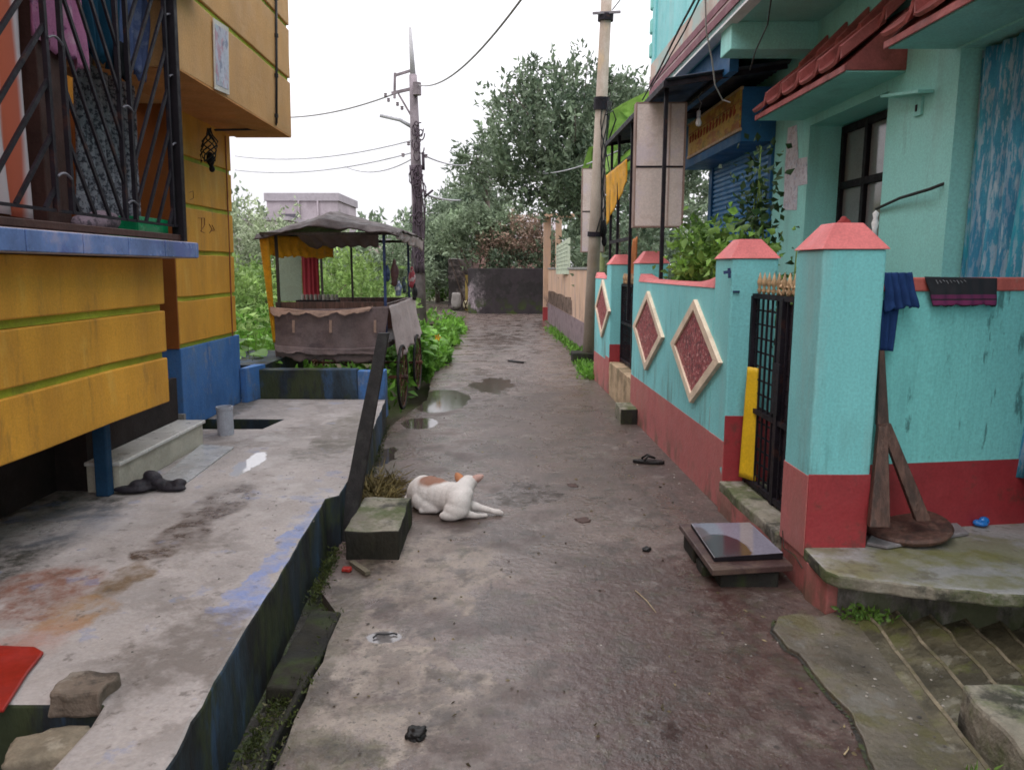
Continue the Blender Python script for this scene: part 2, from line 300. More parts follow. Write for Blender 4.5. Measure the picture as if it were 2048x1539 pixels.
mGTarp=mat('grey_brown_tarp',(.165,.12,.12),.6,.2,4,.2,30,[((.07,.05,.055),3,.5,.65,.6)],.4)
mPTarp=mat('pale_tarp',(.46,.38,.37),.65,.12,4,.2,30,[((.22,.17,.17),4,.55,.7,.5)],.3)
mTTrim=mat('tan_strip_cloth',(.36,.24,.19),.7,.2,6)
mCanopy=mat('dark_canopy_tarp',(.045,.032,.030),.55,.3,4,.3,30,[((.10,.08,.075),2.5,.55,.68,.6),((.025,.02,.022),3,.55,.7,.6)],.12)
mRub=mat('black_rubber',(.016,.015,.015),.7,.2,8)
mStraw=mat('dry_straw',(.22,.17,.07),.9,.2,5,0,island=.4)
mPlasB=mat('blue_plastic',(.02,.16,.5),.3,.2,10,0,spec=.5)
mPlasG=mat('green_plastic',(.0,.32,.12),.35,.2,10,0,spec=.5)
mPlasR=mat('red_plastic',(.27,.014,.008),.5,.15,4,.05,spec=.4)
mPipe=mat('grey_pvc',(.36,.37,.42),.45,.1,8,.05)
mWhite=mat('white_paint',(.7,.7,.7),.5,.1,8,.05)
mPaper=mat('torn_paper',(.62,.60,.66),.85,.06,8,.15,60,[((.38,.28,.33),26,.54,.6,.6),((.3,.36,.5),17,.6,.66,.5)])
mGlass=mat('window_glass',(.20,.185,.19),.06,.1,3,0,spec=1.0,rvar=.02)
mRope=mat('dark_hose',(.03,.03,.03),.6)
def leafmat(name,col,dark,trans=.3,sc=1.2,rough=.5,spec=.3): return mat(name,col,rough,.3,sc,0,20,[(dark,sc*1.7,.5,.62,.7)],spec,trans=trans,island=.35,fine=.1)
lTree=leafmat('tree_leaf',(.18,.235,.15),(.075,.115,.078),.25,.8)
lTree2=leafmat('far_tree_leaf',(.21,.27,.18),(.085,.125,.085),.25,.5)
lBush=leafmat('grey_green_leaf',(.28,.36,.23),(.12,.17,.10),.25,.9)
lPink=leafmat('pinkish_leaf',(.32,.22,.17),(.10,.12,.06),.2,1.4)
lBright=leafmat('bright_weed_leaf',(.16,.34,.05),(.05,.14,.02),.35,1.0)
lWeed=leafmat('pale_weed_leaf',(.27,.40,.12),(.11,.2,.05),.35,.8)
lVine=leafmat('potted_leaf',(.20,.36,.07),(.045,.10,.03),.35,3)
lVineD=leafmat('dark_vine_leaf',(.04,.085,.03),(.015,.03,.012),.2,3)
lBan=leafmat('banana_leaf',(.17,.29,.06),(.10,.2,.03),.45,3)
lMoss=leafmat('moss_tuft',(.06,.075,.018),(.02,.03,.01),.2,5)
# ---------------------------------------------------------------- vegetation
def leaf_arrays(C,dirs,Ls,Ws,rng,fold=.25,up=.3):
    n=len(C); D=dirs/np.linalg.norm(dirs,axis=1,keepdims=True)
    r=rng.normal(size=(n,3)); side=np.cross(D,r); side/=np.linalg.norm(side,axis=1,keepdims=True)+1e-9
    nn=np.cross(side,D); L_=Ls[:,None]; W_=Ws[:,None]
    v=np.stack([C,C+D*L_*.45+side*W_*.5+nn*W_*fold,C+D*L_-nn*L_*.12,C+D*L_*.45-side*W_*.5+nn*W_*fold],1).reshape(-1,3)
    i=np.arange(n)*4
    f=np.stack([np.stack([i,i+1,i+2],1),np.stack([i,i+2,i+3],1)],1).reshape(-1,3)
    return v,f
def leaf_mesh(name,v,f,m,parent=None,label=None,cat=None,group=None,kind=None):
    v=np.asarray(v); org=np.array(ORG[parent.name]) if parent is not None else np.array([(v[:,0].min()+v[:,0].max())/2,(v[:,1].min()+v[:,1].max())/2,v[:,2].min()])
    me=bpy.data.meshes.new(name); me.vertices.add(len(v)); me.vertices.foreach_set('co',(v-org).astype(np.float32).ravel())
    me.loops.add(len(f)*3); me.loops.foreach_set('vertex_index',f.astype(np.int32).ravel())
    me.polygons.add(len(f)); me.polygons.foreach_set('loop_start',(np.arange(len(f))*3).astype(np.int32)); me.polygons.foreach_set('loop_total',np.full(len(f),3,np.int32))
    me.update(); me.validate(); me.materials.append(m)
    o=bpy.data.objects.new(name,me); COL.objects.link(o); ORG[o.name]=Vector(org)
    if parent is not None: o.parent=parent
    else: o.location=org
    tag(o,label,cat,group,kind); return o
def clumps(rng,lobes,nclump,cr,nleaf,L,Wr=.45,up=.4,shell=.55,elong=1.0):
    """lobes: (centre, radii). Twig clumps sit towards each lobe's skin, leaves sit round each twig."""
    Cs=[];Ds=[]
    wt=np.array([l[1][0]*l[1][1]*l[1][2] for l in lobes])**.67; wt/=wt.sum()
    for (c,r),w in zip(lobes,wt):
        k=max(2,int(nclump*w)); d=rng.normal(size=(k,3)); d/=np.linalg.norm(d,axis=1,keepdims=True)
        rad=shell+(1.12-shell)*rng.random((k,1)); P=np.array(c)+d*rad*np.array(r)
        for p,dd in zip(P,d):
            ax=dd*.6+np.array([0,0,up+rng.random()*.6]); ax/=np.linalg.norm(ax); s=cr*(.6+.9*rng.random())
            t=rng.random((nleaf,1)); pos=p+ax*(t-.3)*s*2*elong+rng.normal(size=(nleaf,3))*s*.38*(1.1-t*.6)
            Cs.append(pos); Ds.append(rng.normal(size=(nleaf,3))*.8+ax*.8)
    C=np.concatenate(Cs); D=np.concatenate(Ds); n=len(C); Ls=L*(.6+.8*rng.random(n))
    return leaf_arrays(C,D,Ls,Ls*Wr,rng)
def tree(name,label,base,trunk_h,lobes,m,seed,nclump=500,cr=.3,nleaf=26,L=.16,Wr=.45,tr=.14,up=.4,group='trees along the lane',elong=1.0,bark=None,shell=.5):
    rng=np.random.default_rng(seed); rd=random.Random(seed)
    t=thing(name,label,'tree',base,group); b=Vector(base)
    mb=MB(); top=b+Vector((rd.uniform(-.2,.2),rd.uniform(-.2,.2),trunk_h))
    mb.tube([b-Vector((0,0,.2)),b.lerp(top,.4)+Vector((.05,0,0)),top],tr,10,tr*.6)
    for c,r in lobes:
        c=Vector(c); q=top.lerp(c,.45)+Vector((rd.uniform(-.2,.2),rd.uniform(-.2,.2),.1)); mb.tube([top-Vector((0,0,.15)),q,c],tr*.45,6,tr*.15)
        for _ in range(5):
            e=c+Vector((rd.uniform(-1,1)*r[0],rd.uniform(-1,1)*r[1],rd.uniform(-.2,1)*r[2]))*.85; mb.tube([q.lerp(c,rd.random()),q.lerp(e,.6),e],tr*.16,5,tr*.05)
    mb.build('trunk',bark or mat('bark',(.11,.09,.075),.9,.3,6,.5,30),t,smooth=True)
    v,f=clumps(rng,lobes,nclump,cr,nleaf,L,Wr,up,shell,elong); leaf_mesh('crown',v,f,m,t); return t
# ================================================================ THE SETTING
RW=(.045,.038,.037); PALE=(.34,.30,.275); DK=(.050,.034,.034)
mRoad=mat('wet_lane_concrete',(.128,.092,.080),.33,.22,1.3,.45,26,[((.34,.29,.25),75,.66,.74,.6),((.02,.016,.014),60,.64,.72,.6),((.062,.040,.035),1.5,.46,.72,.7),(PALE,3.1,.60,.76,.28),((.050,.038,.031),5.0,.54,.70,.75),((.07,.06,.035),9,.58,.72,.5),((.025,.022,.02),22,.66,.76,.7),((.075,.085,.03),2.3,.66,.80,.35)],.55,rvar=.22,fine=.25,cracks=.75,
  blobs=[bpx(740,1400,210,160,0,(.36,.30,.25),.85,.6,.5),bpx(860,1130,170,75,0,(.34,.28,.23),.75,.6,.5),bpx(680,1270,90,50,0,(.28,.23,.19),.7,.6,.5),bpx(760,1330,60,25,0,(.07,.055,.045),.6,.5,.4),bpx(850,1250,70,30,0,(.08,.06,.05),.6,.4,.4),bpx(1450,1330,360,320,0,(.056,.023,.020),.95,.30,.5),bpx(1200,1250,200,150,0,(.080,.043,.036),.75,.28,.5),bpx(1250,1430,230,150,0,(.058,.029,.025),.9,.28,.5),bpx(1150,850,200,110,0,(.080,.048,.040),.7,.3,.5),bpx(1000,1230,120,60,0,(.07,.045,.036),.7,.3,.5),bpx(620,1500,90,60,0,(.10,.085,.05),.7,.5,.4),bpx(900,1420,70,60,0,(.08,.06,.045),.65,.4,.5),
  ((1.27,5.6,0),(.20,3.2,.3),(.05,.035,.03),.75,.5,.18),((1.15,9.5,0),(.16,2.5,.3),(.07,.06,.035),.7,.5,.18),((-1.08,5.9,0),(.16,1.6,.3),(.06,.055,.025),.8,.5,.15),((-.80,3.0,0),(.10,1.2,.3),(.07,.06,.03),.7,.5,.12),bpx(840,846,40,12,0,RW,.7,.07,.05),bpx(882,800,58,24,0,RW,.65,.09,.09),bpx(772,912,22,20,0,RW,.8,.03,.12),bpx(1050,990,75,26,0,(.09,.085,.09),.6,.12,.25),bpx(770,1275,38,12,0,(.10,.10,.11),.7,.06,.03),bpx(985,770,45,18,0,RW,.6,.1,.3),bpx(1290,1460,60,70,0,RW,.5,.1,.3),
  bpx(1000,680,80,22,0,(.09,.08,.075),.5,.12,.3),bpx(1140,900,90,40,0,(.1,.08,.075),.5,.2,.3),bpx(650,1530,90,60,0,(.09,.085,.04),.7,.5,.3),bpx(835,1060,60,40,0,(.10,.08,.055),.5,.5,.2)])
mGround=mat('bare_earth',(.09,.075,.05),.95,.3,1,.6,20,[(MOSS,.8,.45,.6,.7)])
mSlabA=mat('worn_apron_concrete',(.115,.097,.075),.5,.3,3,.7,24,[((.10,.09,.035),2,.52,.66,.7),(BLK,5,.58,.72,.6),((.27,.25,.22),5,.6,.72,.4)],.4,rvar=.2)
mDrain=mat('drain_muck',(.03,.026,.02),.5,.4,6,.8,40,[(MOSS,5,.5,.62,.7)],.5,rvar=.3)
# ground
def st(o): o['kind']='structure'; return o
gm=MB(); gm.add([(-300,-60,-.35),(300,-60,-.35),(300,500,-.35),(-300,500,-.35)],[(0,1,2,3)]); st(gm.build('ground',mGround))
def jitter_poly(pts,step,amp,seed,closed=True):
    out=[]; n=len(pts)
    for i in range(n if closed else n-1):
        a=Vector(pts[i][:2]); b=Vector(pts[(i+1)%n][:2]); k=max(1,int((b-a).length/step))
        for j in range(k):
            p=a.lerp(b,j/k); q=noise.noise_vector(Vector((p.x*9,p.y*9,seed)))*amp+noise.noise_vector(Vector((p.x*30,p.y*30,seed)))*amp*.5; out.append((p.x+q.x,p.y+q.y))
    return out
road=[(-.80,-4),(-.78,1.5),(-.78,2.3),(-.81,3.25),(-.96,3.5),(-1.06,4.6),(-1.26,7.4),(-1.05,9.0),(-1.20,11),(-1.30,15),(-1.5,21),(-2.6,25.5),(-6,29),(-16,33),(-16,41),(-3,37.5),(-2.4,29),(-1.6,27.6),(1.3,27.6),(1.2,24),(1.42,14.6),(1.32,11.4),(1.26,10.8),(1.35,8.3),(1.48,4.9),(1.58,1.8),(1.6,-4)]
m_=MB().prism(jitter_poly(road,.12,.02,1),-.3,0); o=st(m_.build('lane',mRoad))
m_=MB().prism([(-.98,-4),(-.79,-4),(-.79,3.4),(-1.02,3.9),(-1.3,7.6),(-1.4,7.6)],-.34,-.055); st(m_.build('drain_floor',mDrain))
# right-hand verge of the lane and the dirt inside the walls
m_=MB().prism([(1.25,10.6),(1.45,10.6),(1.6,14.6),(1.3,24),(1.0,24),(1.25,14.6)],-.3,.012); st(m_.build('verge',mat('verge_soil',(.10,.085,.05),.9,.3,3,.6,30,[(MOSS,2,.45,.6,.9)])))
# porch platform on the left, with a broken inspection pit and a missing corner
zp=.30
edge=[(-.88,-4),(-.895,1.5),(-.908,1.763),(-.966,2.411),(-.996,2.976),(-1.071,4.093),(-1.005,4.16),(-1.035,4.79),(-1.28,7.42)]
def plat(name,poly,ds=1):
    n=len(poly); mb=MB(); mb.prism(poly,-.3,zp); o=mb.build(name,mConc); o.data.materials.append(mBlueD)
    for p in o.data.polygons: p.material_index=0 if p.normal.z>.5 else 1
    b=o.modifiers.new('b','BEVEL'); b.width=.012; b.segments=2; b.limit_method='ANGLE'; b.angle_limit=R(50)
    return st(o)
ej=jitter_poly(edge,.07,.007,4,False)
e1=[p for p in ej if p[1]<5.96]; e2=[p for p in ej if p[1]>5.96]
plat('porch_platform',e1+[(e1[-1][0]-.005,5.96),(-4.5,5.96),(-4.5,2.06),(-1.235,2.06),(-1.215,1.95),(-1.215,-4)])
plat('porch_platform',[(e1[-1][0]-.005,5.9605)]+e2+[(-4.5,7.42),(-4.5,6.42),(-2.0,6.36),(-2.06,5.9605)])
m_=MB().box(-2.6,-1.9,5.9,6.5,-.3,.16); st(m_.build('pit_floor',mDrain))
# small step slab beside the drain
rough_box('drain_cover_slab',-.95,-.80,2.62,3.27,-.05,.012,mConcD,amp=.012); tag(bpy.data.objects['drain_cover_slab'],'dark mossy slab lying over the drain beside the platform edge','slab')
o=rough_box('drain_kerb',-.825,-.80,1.2,3.2,-.1,.012,mConcD,amp=.018,sc=5); st(o); o.name='kerb'
# apron of newer concrete at lower right with a cracked ragged edge
ap=[G(*p) for p in((1640,1238),(1600,1232),(1553,1238),(1546,1265),(1575,1300),(1600,1312),(1625,1350),(1660,1392),(1700,1432),(1722,1480),(1748,1545),(1790,1700))]
ap=[(p.x,p.y) for p in ap]+[(1.50,.8)]
apj=jitter_poly(ap+[(1.47,2.1),(1.60,3.2),(1.60,3.3)],.03,.010,8)
m_=MB().prism(apj,-.05,.018); o=st(m_.build('apron',mSlabA)); b=o.modifiers.new('b','BEVEL'); b.width=.006; b.segments=2; b.limit_method='ANGLE'
# crack line along that edge
m_=MB()
pts=[G(*p) for p in((1546,1240),(1542,1266),(1572,1303),(1598,1316),(1622,1353),(1656,1395),(1696,1436),(1717,1482),(1742,1545),(1782,1700))]
for a,b in zip(pts,pts[1:]):
    for k in range(6):
        p=a.lerp(b,k/6); q=a.lerp(b,(k+1)/6); w=.004+.007*abs(noise.noise(p*14)); p=p+noise.noise_vector(p*20)*.008; p.z=.0; q.z=0
        m_.add([(p.x-w,p.y,.003),(p.x+.012,p.y,.003),(q.x+.012,q.y,.0035),(q.x-w,q.y,.0035)],[(0,1,2,3)])
st(m_.build('lane_crack',mDrain))
# shallow mossy steps going down to the right between the plinth and the cheek block
t=thing('stair','shallow mossy concrete steps beside the right plinth','stair',(1.9,2.8,0)); t['kind']='structure'; del t['category']; del t['label']
z=-.012; x=1.475
for i in range(10):
    w=.158; x1=x+w
    mb=MB(); f=lambda X,Y,Z: Vector((X-(3.2-Y)*.115,Y,Z))
    y0,y1=1.9,3.26; n=14; vs=[]
    for j in range(n+1):
        y=y0+(y1-y0)*j/n; q=.006*noise.noise(Vector((x*5,y*8,0)))
        vs+=[f(x+q,y,z+q-.004),f(x1+q*1.6,y,z+.050+q),f(x1+.006+q*1.6,y,z+.040+q),f(x1+.010+q*1.6,y,z-.3)]
    mb.add(vs,[(j*4+k,j*4+k+1,j*4+k+5,j*4+k+4) for j in range(n) for k in range(3)])
    ns=MB()
    for j in range(n): ns.add([vs[j*4+1]+Vector((-.009,0,-.0015)),vs[j*4+1]+Vector((.004,0,.003)),vs[j*4+5]+Vector((.004,0,.003)),vs[j*4+5]+Vector((-.009,0,-.0015))],[(0,1,2,3)])
    o=mb.build('tread',mat('mossy_step_concrete',(.105,.09,.055),.6,.35,4,.8,24,[((.04,.033,.02),3.5,.46,.62,.85),((.09,.10,.02),4,.56,.68,.6),((.26,.24,.19),6,.6,.7,.5)],.4),t)
    ns.build('nosing',mat('worn_nosing',(.17,.14,.095),.7,.4,9,.4,30,[((.09,.08,.04),8,.5,.6,.8)]),o,solid=.004)
    x=x1; z-=.016
st(t)
o=rough_box('cheek_block',1.58,3.2,1.0,2.42,-.4,.155,mConcM,amp=.016,f=lambda x,y,z:Vector((x-(2.42-y)*.10,y,z)),bev=.015); tag(o,'low mossy concrete block closing the lower end of the steps','block')
# plinth of the right-hand yard
mPl=mat('plinth_top_concrete',(.27,.26,.255),.6,.15,2,.4,30,[((.14,.13,.03),2.2,.47,.6,.55),((.10,.085,.06),6,.6,.7,.6)],.4,blobs=[bpx(1880,1115,160,22,.24,(.16,.15,.035),.7,None,.15),bpx(1700,1140,90,18,.24,(.20,.17,.10),.6,None,.1),bpx(1990,1165,120,14,.24,(.15,.14,.05),.7,None,.1)])
pt=[(1.445,3.49),(1.43,3.43),(1.452,3.22),(1.475,3.155),(1.62,3.09),(1.9,3.01),(2.3,2.93),(3,2.9),(6,2.9),(6,3.72),(1.45,3.72)]
m_=MB().prism(jitter_poly(pt[2:8],.03,.022,3,False)+[(6,2.9),(6,9.9),(1.9,9.9),(1.65,3.5),(1.446,3.5),(1.44,3.44)],.175,.24); o=st(m_.build('yard_plinth',mPl)); b=o.modifiers.new('b','BEVEL'); b.width=.012; b.segments=2; b.limit_method='ANGLE'
o.data.materials.append(mConcM)
for p in o.data.polygons: p.material_index=0 if p.normal.z>.5 else 1
m_=MB().prism([(1.50,3.27),(1.7,3.25),(2.3,3.24),(6,3.24),(6,9.85),(1.95,9.85),(1.66,3.55),(1.5,3.4)],-.4,.174); o=st(m_.build('plinth_foot',mat('plinth_side_concrete',(.13,.115,.10),.8,.3,3,.6,30,[(BLK,2.6,.48,.62,.8),((.33,.29,.28),4,.55,.68,.7),(MOSS,3,.5,.62,.6)],.3,stretch=(1,1,.6)))); subdiv(o,3); wobble(o,.02,4)
# ================================================================ LEFT HOUSE
hs=thing('yellow_house','yellow rendered house with green grooves and blue dado beside the porch platform','house',(-2.6,4.5,.3))
b=MB()
for z0,z1 in((.77,1.05),(1.09,1.345),(1.385,1.664)): b.box(-2.5,-2.15,-2,4.64,z0,z1,fL)
o=b.build('bay_wall',mYel,hs,bevel=.008); subdiv(o,9); wobble(o,.010,2.2)
b=MB()
for z0,z1 in((1.0505,1.0895),(1.3455,1.3845)): b.box(-2.49,-2.172,-1.99,4.62,z0,z1,fL)
b.build('groove_band',mGroove,hs)
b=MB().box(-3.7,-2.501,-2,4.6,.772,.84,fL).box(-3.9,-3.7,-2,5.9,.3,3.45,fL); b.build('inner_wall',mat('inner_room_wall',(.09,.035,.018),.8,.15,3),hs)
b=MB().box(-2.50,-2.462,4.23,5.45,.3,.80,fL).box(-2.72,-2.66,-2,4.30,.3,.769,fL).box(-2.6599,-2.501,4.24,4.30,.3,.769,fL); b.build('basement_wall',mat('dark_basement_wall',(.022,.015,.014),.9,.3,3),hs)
b=MB().box(-2.365,-2.285,4.12,4.178,.3,.769,fL); b.build('column',mat('shaded_blue_post_paint',(.012,.05,.11),.8,.2,4),hs,bevel=.008)  # shade under the bay is mixed into the post's dark blue
# ledge with blue tiles
lg=MB().box(-3.69,-2.04,-2,4.91,1.667,1.768,fL).build('ledge',mGrout,hs,bevel=.004)
y=-1.95; i=0
while y<4.9:
    y1=min(y+.425,4.905); MB().box(-2.045,-2.03,y+.004,y1-.004,1.672,1.764,fL).build('tile',mTile,lg,bevel=.003); y=y1+.0; i+=1
for k in range(4): MB().box(-2.43+.1*k+.003-.02,-2.33+.1*k-.02-.003,4.905,4.918,1.672,1.764,fL).build('tile',mTile,lg,bevel=.003)
# pilaster wall with dado
b=MB()
gz=[.985,1.36,1.735,2.11,2.485]
for z0,z1 in zip([g+.018 for g in gz],[g-.018 for g in gz[1:]]+[6.2]): b.box(-4,-2.62,5.9,7.15,z0,z1,fL)
w1=b.build('front_wall',mYel,hs,bevel=.006); subdiv(w1,6); wobble(w1,.007,3)
b=MB()
for g in gz: b.box(-3.99,-2.636,5.915,7.14,g-.0178,g+.0178,fL)
b.build('groove_band',mGroove,hs)
MB().box(-3.95,-2.615,5.895,7.2,.3,.966,fL).build('dado',mBlue,hs,bevel=.006)
MB().box(-3.4,-2.60,5.86,5.894,.3,.44,fL).build('wall_foot',mConcG,hs)
MB().box(-2.6205,-2.612,7.02,7.03,.97,2.8,fL).build('drip_line',mat('rust_streak',(.25,.08,.04),.8),hs)
# alcove end wall skin (darker orange paint)
MB().box(-3.9,-2.625,5.882,5.8985,.967,2.84,fL).build('alcove_wall',mOrg,hs)
# balcony
b=MB()
for z0,z1 in((2.842,3.33),(3.37,3.80),(3.84,4.27),(4.31,6.2)): b.box(-2.9,-2.1,4.84,7.33,z0,z1,fL)
bal=b.build('balcony',mYelU,hs,bevel=.006); subdiv(bal,6); wobble(bal,.006,3)
b=MB()
for g in(3.35,3.82,4.29): b.box(-2.89,-2.118,4.85,7.31,g-.0195,g+.0195,fL)
b.build('groove_band',mGroove,bal)
MB().box(-2.62,-2.1001,4.85,7.32,2.832,2.8415,fL).build('soffit',mat('soffit_paint',(.50,.22,.07),.8,.1,3),bal)
MB().box(-3.7,-2.12,-2,4.83,3.46,6.2,fL).build('upper_wall',mYelU,hs,bevel=.006)
MB().box(-2.16,-1.98,4.75,5.15,3.345,3.375,fL).build('wooden_ledge',mDoor,hs,bevel=.004)
# pipe down the balcony face
b=MB().tube([SL(552,-60,-2.085),SL(553,120,-2.085),SL(553,246,-2.085)],.011,8)
b.tube([SL(553,246,-2.085),SL(550,258,-2.15),AY(500,259,6.9),AY(430,260,6.35)],.009,8); p=b.build('conduit_pipe',mCable,hs,smooth=True)
for v in(0,75,155,235): MB().lathe([(.017,0),(.017,.03)],SL(553,v,-2.085),10).build('clamp',mCable,p)
# grille
gx=-2.1; gr=thing('window_grille','dark iron window grille with slanting bars above the blue tiled ledge','grille',(gx,4,1.77))
def GP(y,z,dx=0): return fL(gx+dx,y,z)
ys=[1.6,2.3,2.41,3.50,3.625,4.13,4.24,4.71,4.79]
b=MB()
for y in ys[:8]: b.bar(GP(y,1.86),GP(y,3.45),.022,.022)
b.build('upright_bars',mMetB,gr)
MB().bar(GP(4.79,1.772),GP(4.79,3.45),.075,.05).build('corner_post',mMetB2,gr,bevel=.004)
MB().bar(GP(1.2,1.795),GP(4.79,1.795),.035,.035).build('bottom_rail',mDoor,gr,bevel=.004)
MB().bar(GP(1.2,3.43),GP(4.78,3.43),.05,.05).build('top_rail',mDoor,gr,bevel=.004)
MB().bar(GP(1.2,1.865),GP(4.78,1.865),.014,.014).build('thin_rail',mMetB,gr)
b=MB()
def diag(ya,yb,up,step,slope=1.45):
    # flat bars climbing towards yb when up, else towards ya
    z=1.5-slope*(yb-ya)
    while z<3.45:
        za,zb=(z,z+slope*(yb-ya)) if up else (z+slope*(yb-ya),z)
        p,q=(ya,za),(yb,zb)
        def clip(p,q):
            (y0,z0),(y1,z1)=p,q
            if z0>z1: (y0,z0),(y1,z1)=(y1,z1),(y0,z0)
            if z1<1.87 or z0>3.42: return None
            if z0<1.87: y0+=(y1-y0)*(1.87-z0)/(z1-z0); z0=1.87
            if z1>3.42: y1=y0+(y1-y0)*(3.42-z0)/(z1-z0); z1=3.42
            return (y0,z0),(y1,z1)
        c=clip(p,q)
        if c: b.bar(GP(c[0][0],c[0][1]),GP(c[1][0],c[1][1]),.013,.020)
        z+=step
diag(2.41,3.50,True,.235,1.15); diag(3.625,4.13,False,.235,1.7); diag(4.24,4.71,True,.235,1.6); diag(1.2,2.3,False,.235,1.15)
b.build('slanting_bars',mMetB,gr)
b=MB()
for yy,zz in((3.56,2.62),(3.56,2.02),(4.19,2.45),(4.19,3.05),(4.19,1.95),(4.77,2.35),(4.77,2.75),(4.77,3.1)):
    pts=[GP(yy-.055+.11*i/10,zz+.02*math.sin(math.pi*i/10),.012) for i in range(11)]; MB().tube(pts,.006,6).build('curl',mat('worn_iron',(.12,.11,.13),.5),gr)

# behind the grille
o=MB().box(-3.66,-3.60,4.15,4.75,.85,3.4,fL).build('wooden_door',mDoor,hs,bevel=.005)
MB().box(-2.32,-2.24,3.66,3.86,1.77,3.44,fL).build('inner_post',mDoor,hs,bevel=.005)
def clothm(name,col,st_=(),**k): return mat(name,col,.85,.1,6,.2,90,st_,.15,trans=.15,**k)
mSari=bpy.data.materials.new('orange_striped_cloth'); mSari.use_nodes=True; t_=mSari.node_tree; P_=t_.nodes['Principled BSDF']
g_=t_.nodes.new('ShaderNodeNewGeometry'); s_=t_.nodes.new('ShaderNodeSeparateXYZ'); t_.links.new(g_.outputs['Position'],s_.inputs[0])
r_=t_.nodes.new('ShaderNodeValToRGB'); mr_=t_.nodes.new('ShaderNodeMapRange'); mr_.inputs[1].default_value=3.05; mr_.inputs[2].default_value=3.68; t_.links.new(s_.outputs['Y'],mr_.inputs[0]); t_.links.new(mr_.outputs[0],r_.inputs[0])
r_.color_ramp.interpolation='LINEAR'; els=r_.color_ramp.elements; OR=(.85,.11,.012,1); WH=(.62,.52,.55,1)
els[0].position=0; els[0].color=OR; els[1].position=1; els[1].color=WH
for p,c in((.43,OR),(.47,WH),(.58,WH),(.62,(.55,.12,.06,1)),(.72,(.5,.12,.07,1)),(.76,WH)): e=els.new(p); e.color=c
t_.links.new(r_.outputs[0],P_.inputs['Base Color']); P_.inputs['Roughness'].default_value=.85
o=sheet('hanging_sari',fL(-2.25,2.45,3.42),fL(-2.25,3.56,3.42),fL(-2.27,2.5,1.90),fL(-2.27,3.58,1.83),mSari,nu=60,nv=30,amp=.02,folds=7); tag(o,'orange and white striped cloth hanging at the left of the grille','hanging cloth')
mPink=clothm('pink_print_cloth',(.52,.20,.36),[((.12,.05,.12),14,.60,.66,.8),((.62,.42,.5),6,.55,.7,.6)])
o=sheet('pink_shirt',fL(-2.2,3.58,3.42),fL(-2.22,4.00,3.30),fL(-2.22,3.62,2.66),fL(-2.22,4.06,2.60),mPink,nu=40,nv=24,amp=.02,folds=4,rag=.06,seed=4); tag(o,'pink printed garment drying behind the grille','garment')
o=sheet('teal_cloth',fL(-2.28,3.98,3.42),fL(-2.28,4.60,3.42),fL(-2.30,4.18,2.78),fL(-2.30,4.50,2.72),clothm('dark_teal_cloth',(.012,.06,.11)),nu=30,nv=24,amp=.03,folds=4,rag=.08,seed=7); tag(o,'dark teal cloth hanging in the middle of the grille','garment')
o=sheet('blue_shirt',fL(-2.25,4.48,3.40),fL(-2.25,4.92,3.40),fL(-2.28,4.50,2.85),fL(-2.28,4.78,2.75),clothm('faded_blue_cloth',(.10,.13,.27),[((.25,.27,.4),8,.55,.65,.6)]),nu=30,nv=24,amp=.03,folds=4,rag=.1,seed=9); tag(o,'faded blue shirt hanging at the right end of the grille','garment')
o=sheet('dark_socks',fL(-2.23,4.36,2.86),fL(-2.23,4.52,2.88),fL(-2.24,4.38,2.66),fL(-2.24,4.50,2.68),clothm('black_cloth',(.01,.01,.012)),nu=14,nv=10,amp=.02,folds=2,rag=.05,seed=3); tag(o,'small black cloth hanging low between teal cloth and blue shirt','garment')
mCurt=clothm('grey_leopard_curtain',(.36,.35,.40),[((.05,.05,.07),40,.48,.56,.9),((.5,.5,.56),25,.58,.66,.6)])
o=sheet('patterned_curtain',fL(-2.6,4.62,3.3),fL(-2.6,5.32,3.3),fL(-2.62,4.62,1.80),fL(-2.62,5.32,1.80),mCurt,nu=60,nv=20,amp=.03,folds=8); tag(o,'grey speckled curtain hanging inside the grille down to the ledge','curtain')
# green tray and speckled bundle on the ledge
t=thing('green_tray','small green plastic tray standing on the tiled ledge inside the grille','tray',tuple(fL(-2.2,4.5,1.77)))
MB().box(-2.34,-2.14,4.34,4.72,1.771,1.778,fL).build('base',mPlasG,t); b=MB()
for a in((-2.34,-2.33,4.34,4.72),(-2.15,-2.14,4.34,4.72),(-2.33,-2.15,4.34,4.35),(-2.33,-2.15,4.71,4.72)): b.box(*a,1.778,1.90,fL)
b.build('rim',mPlasG,t,bevel=.002)
o=lump('folded_cloth',[(fL(-2.22,4.02,1.83),(.08,.19,.06)),(fL(-2.22,4.12,1.86),(.07,.13,.055))],mat('speckled_cloth',(.28,.2,.24),.9,.2,8,.2,60,[((.05,.04,.05),18,.5,.58,.8)])); tag(o,'speckled cloth bundle lying on the ledge beside the green tray','cloth')
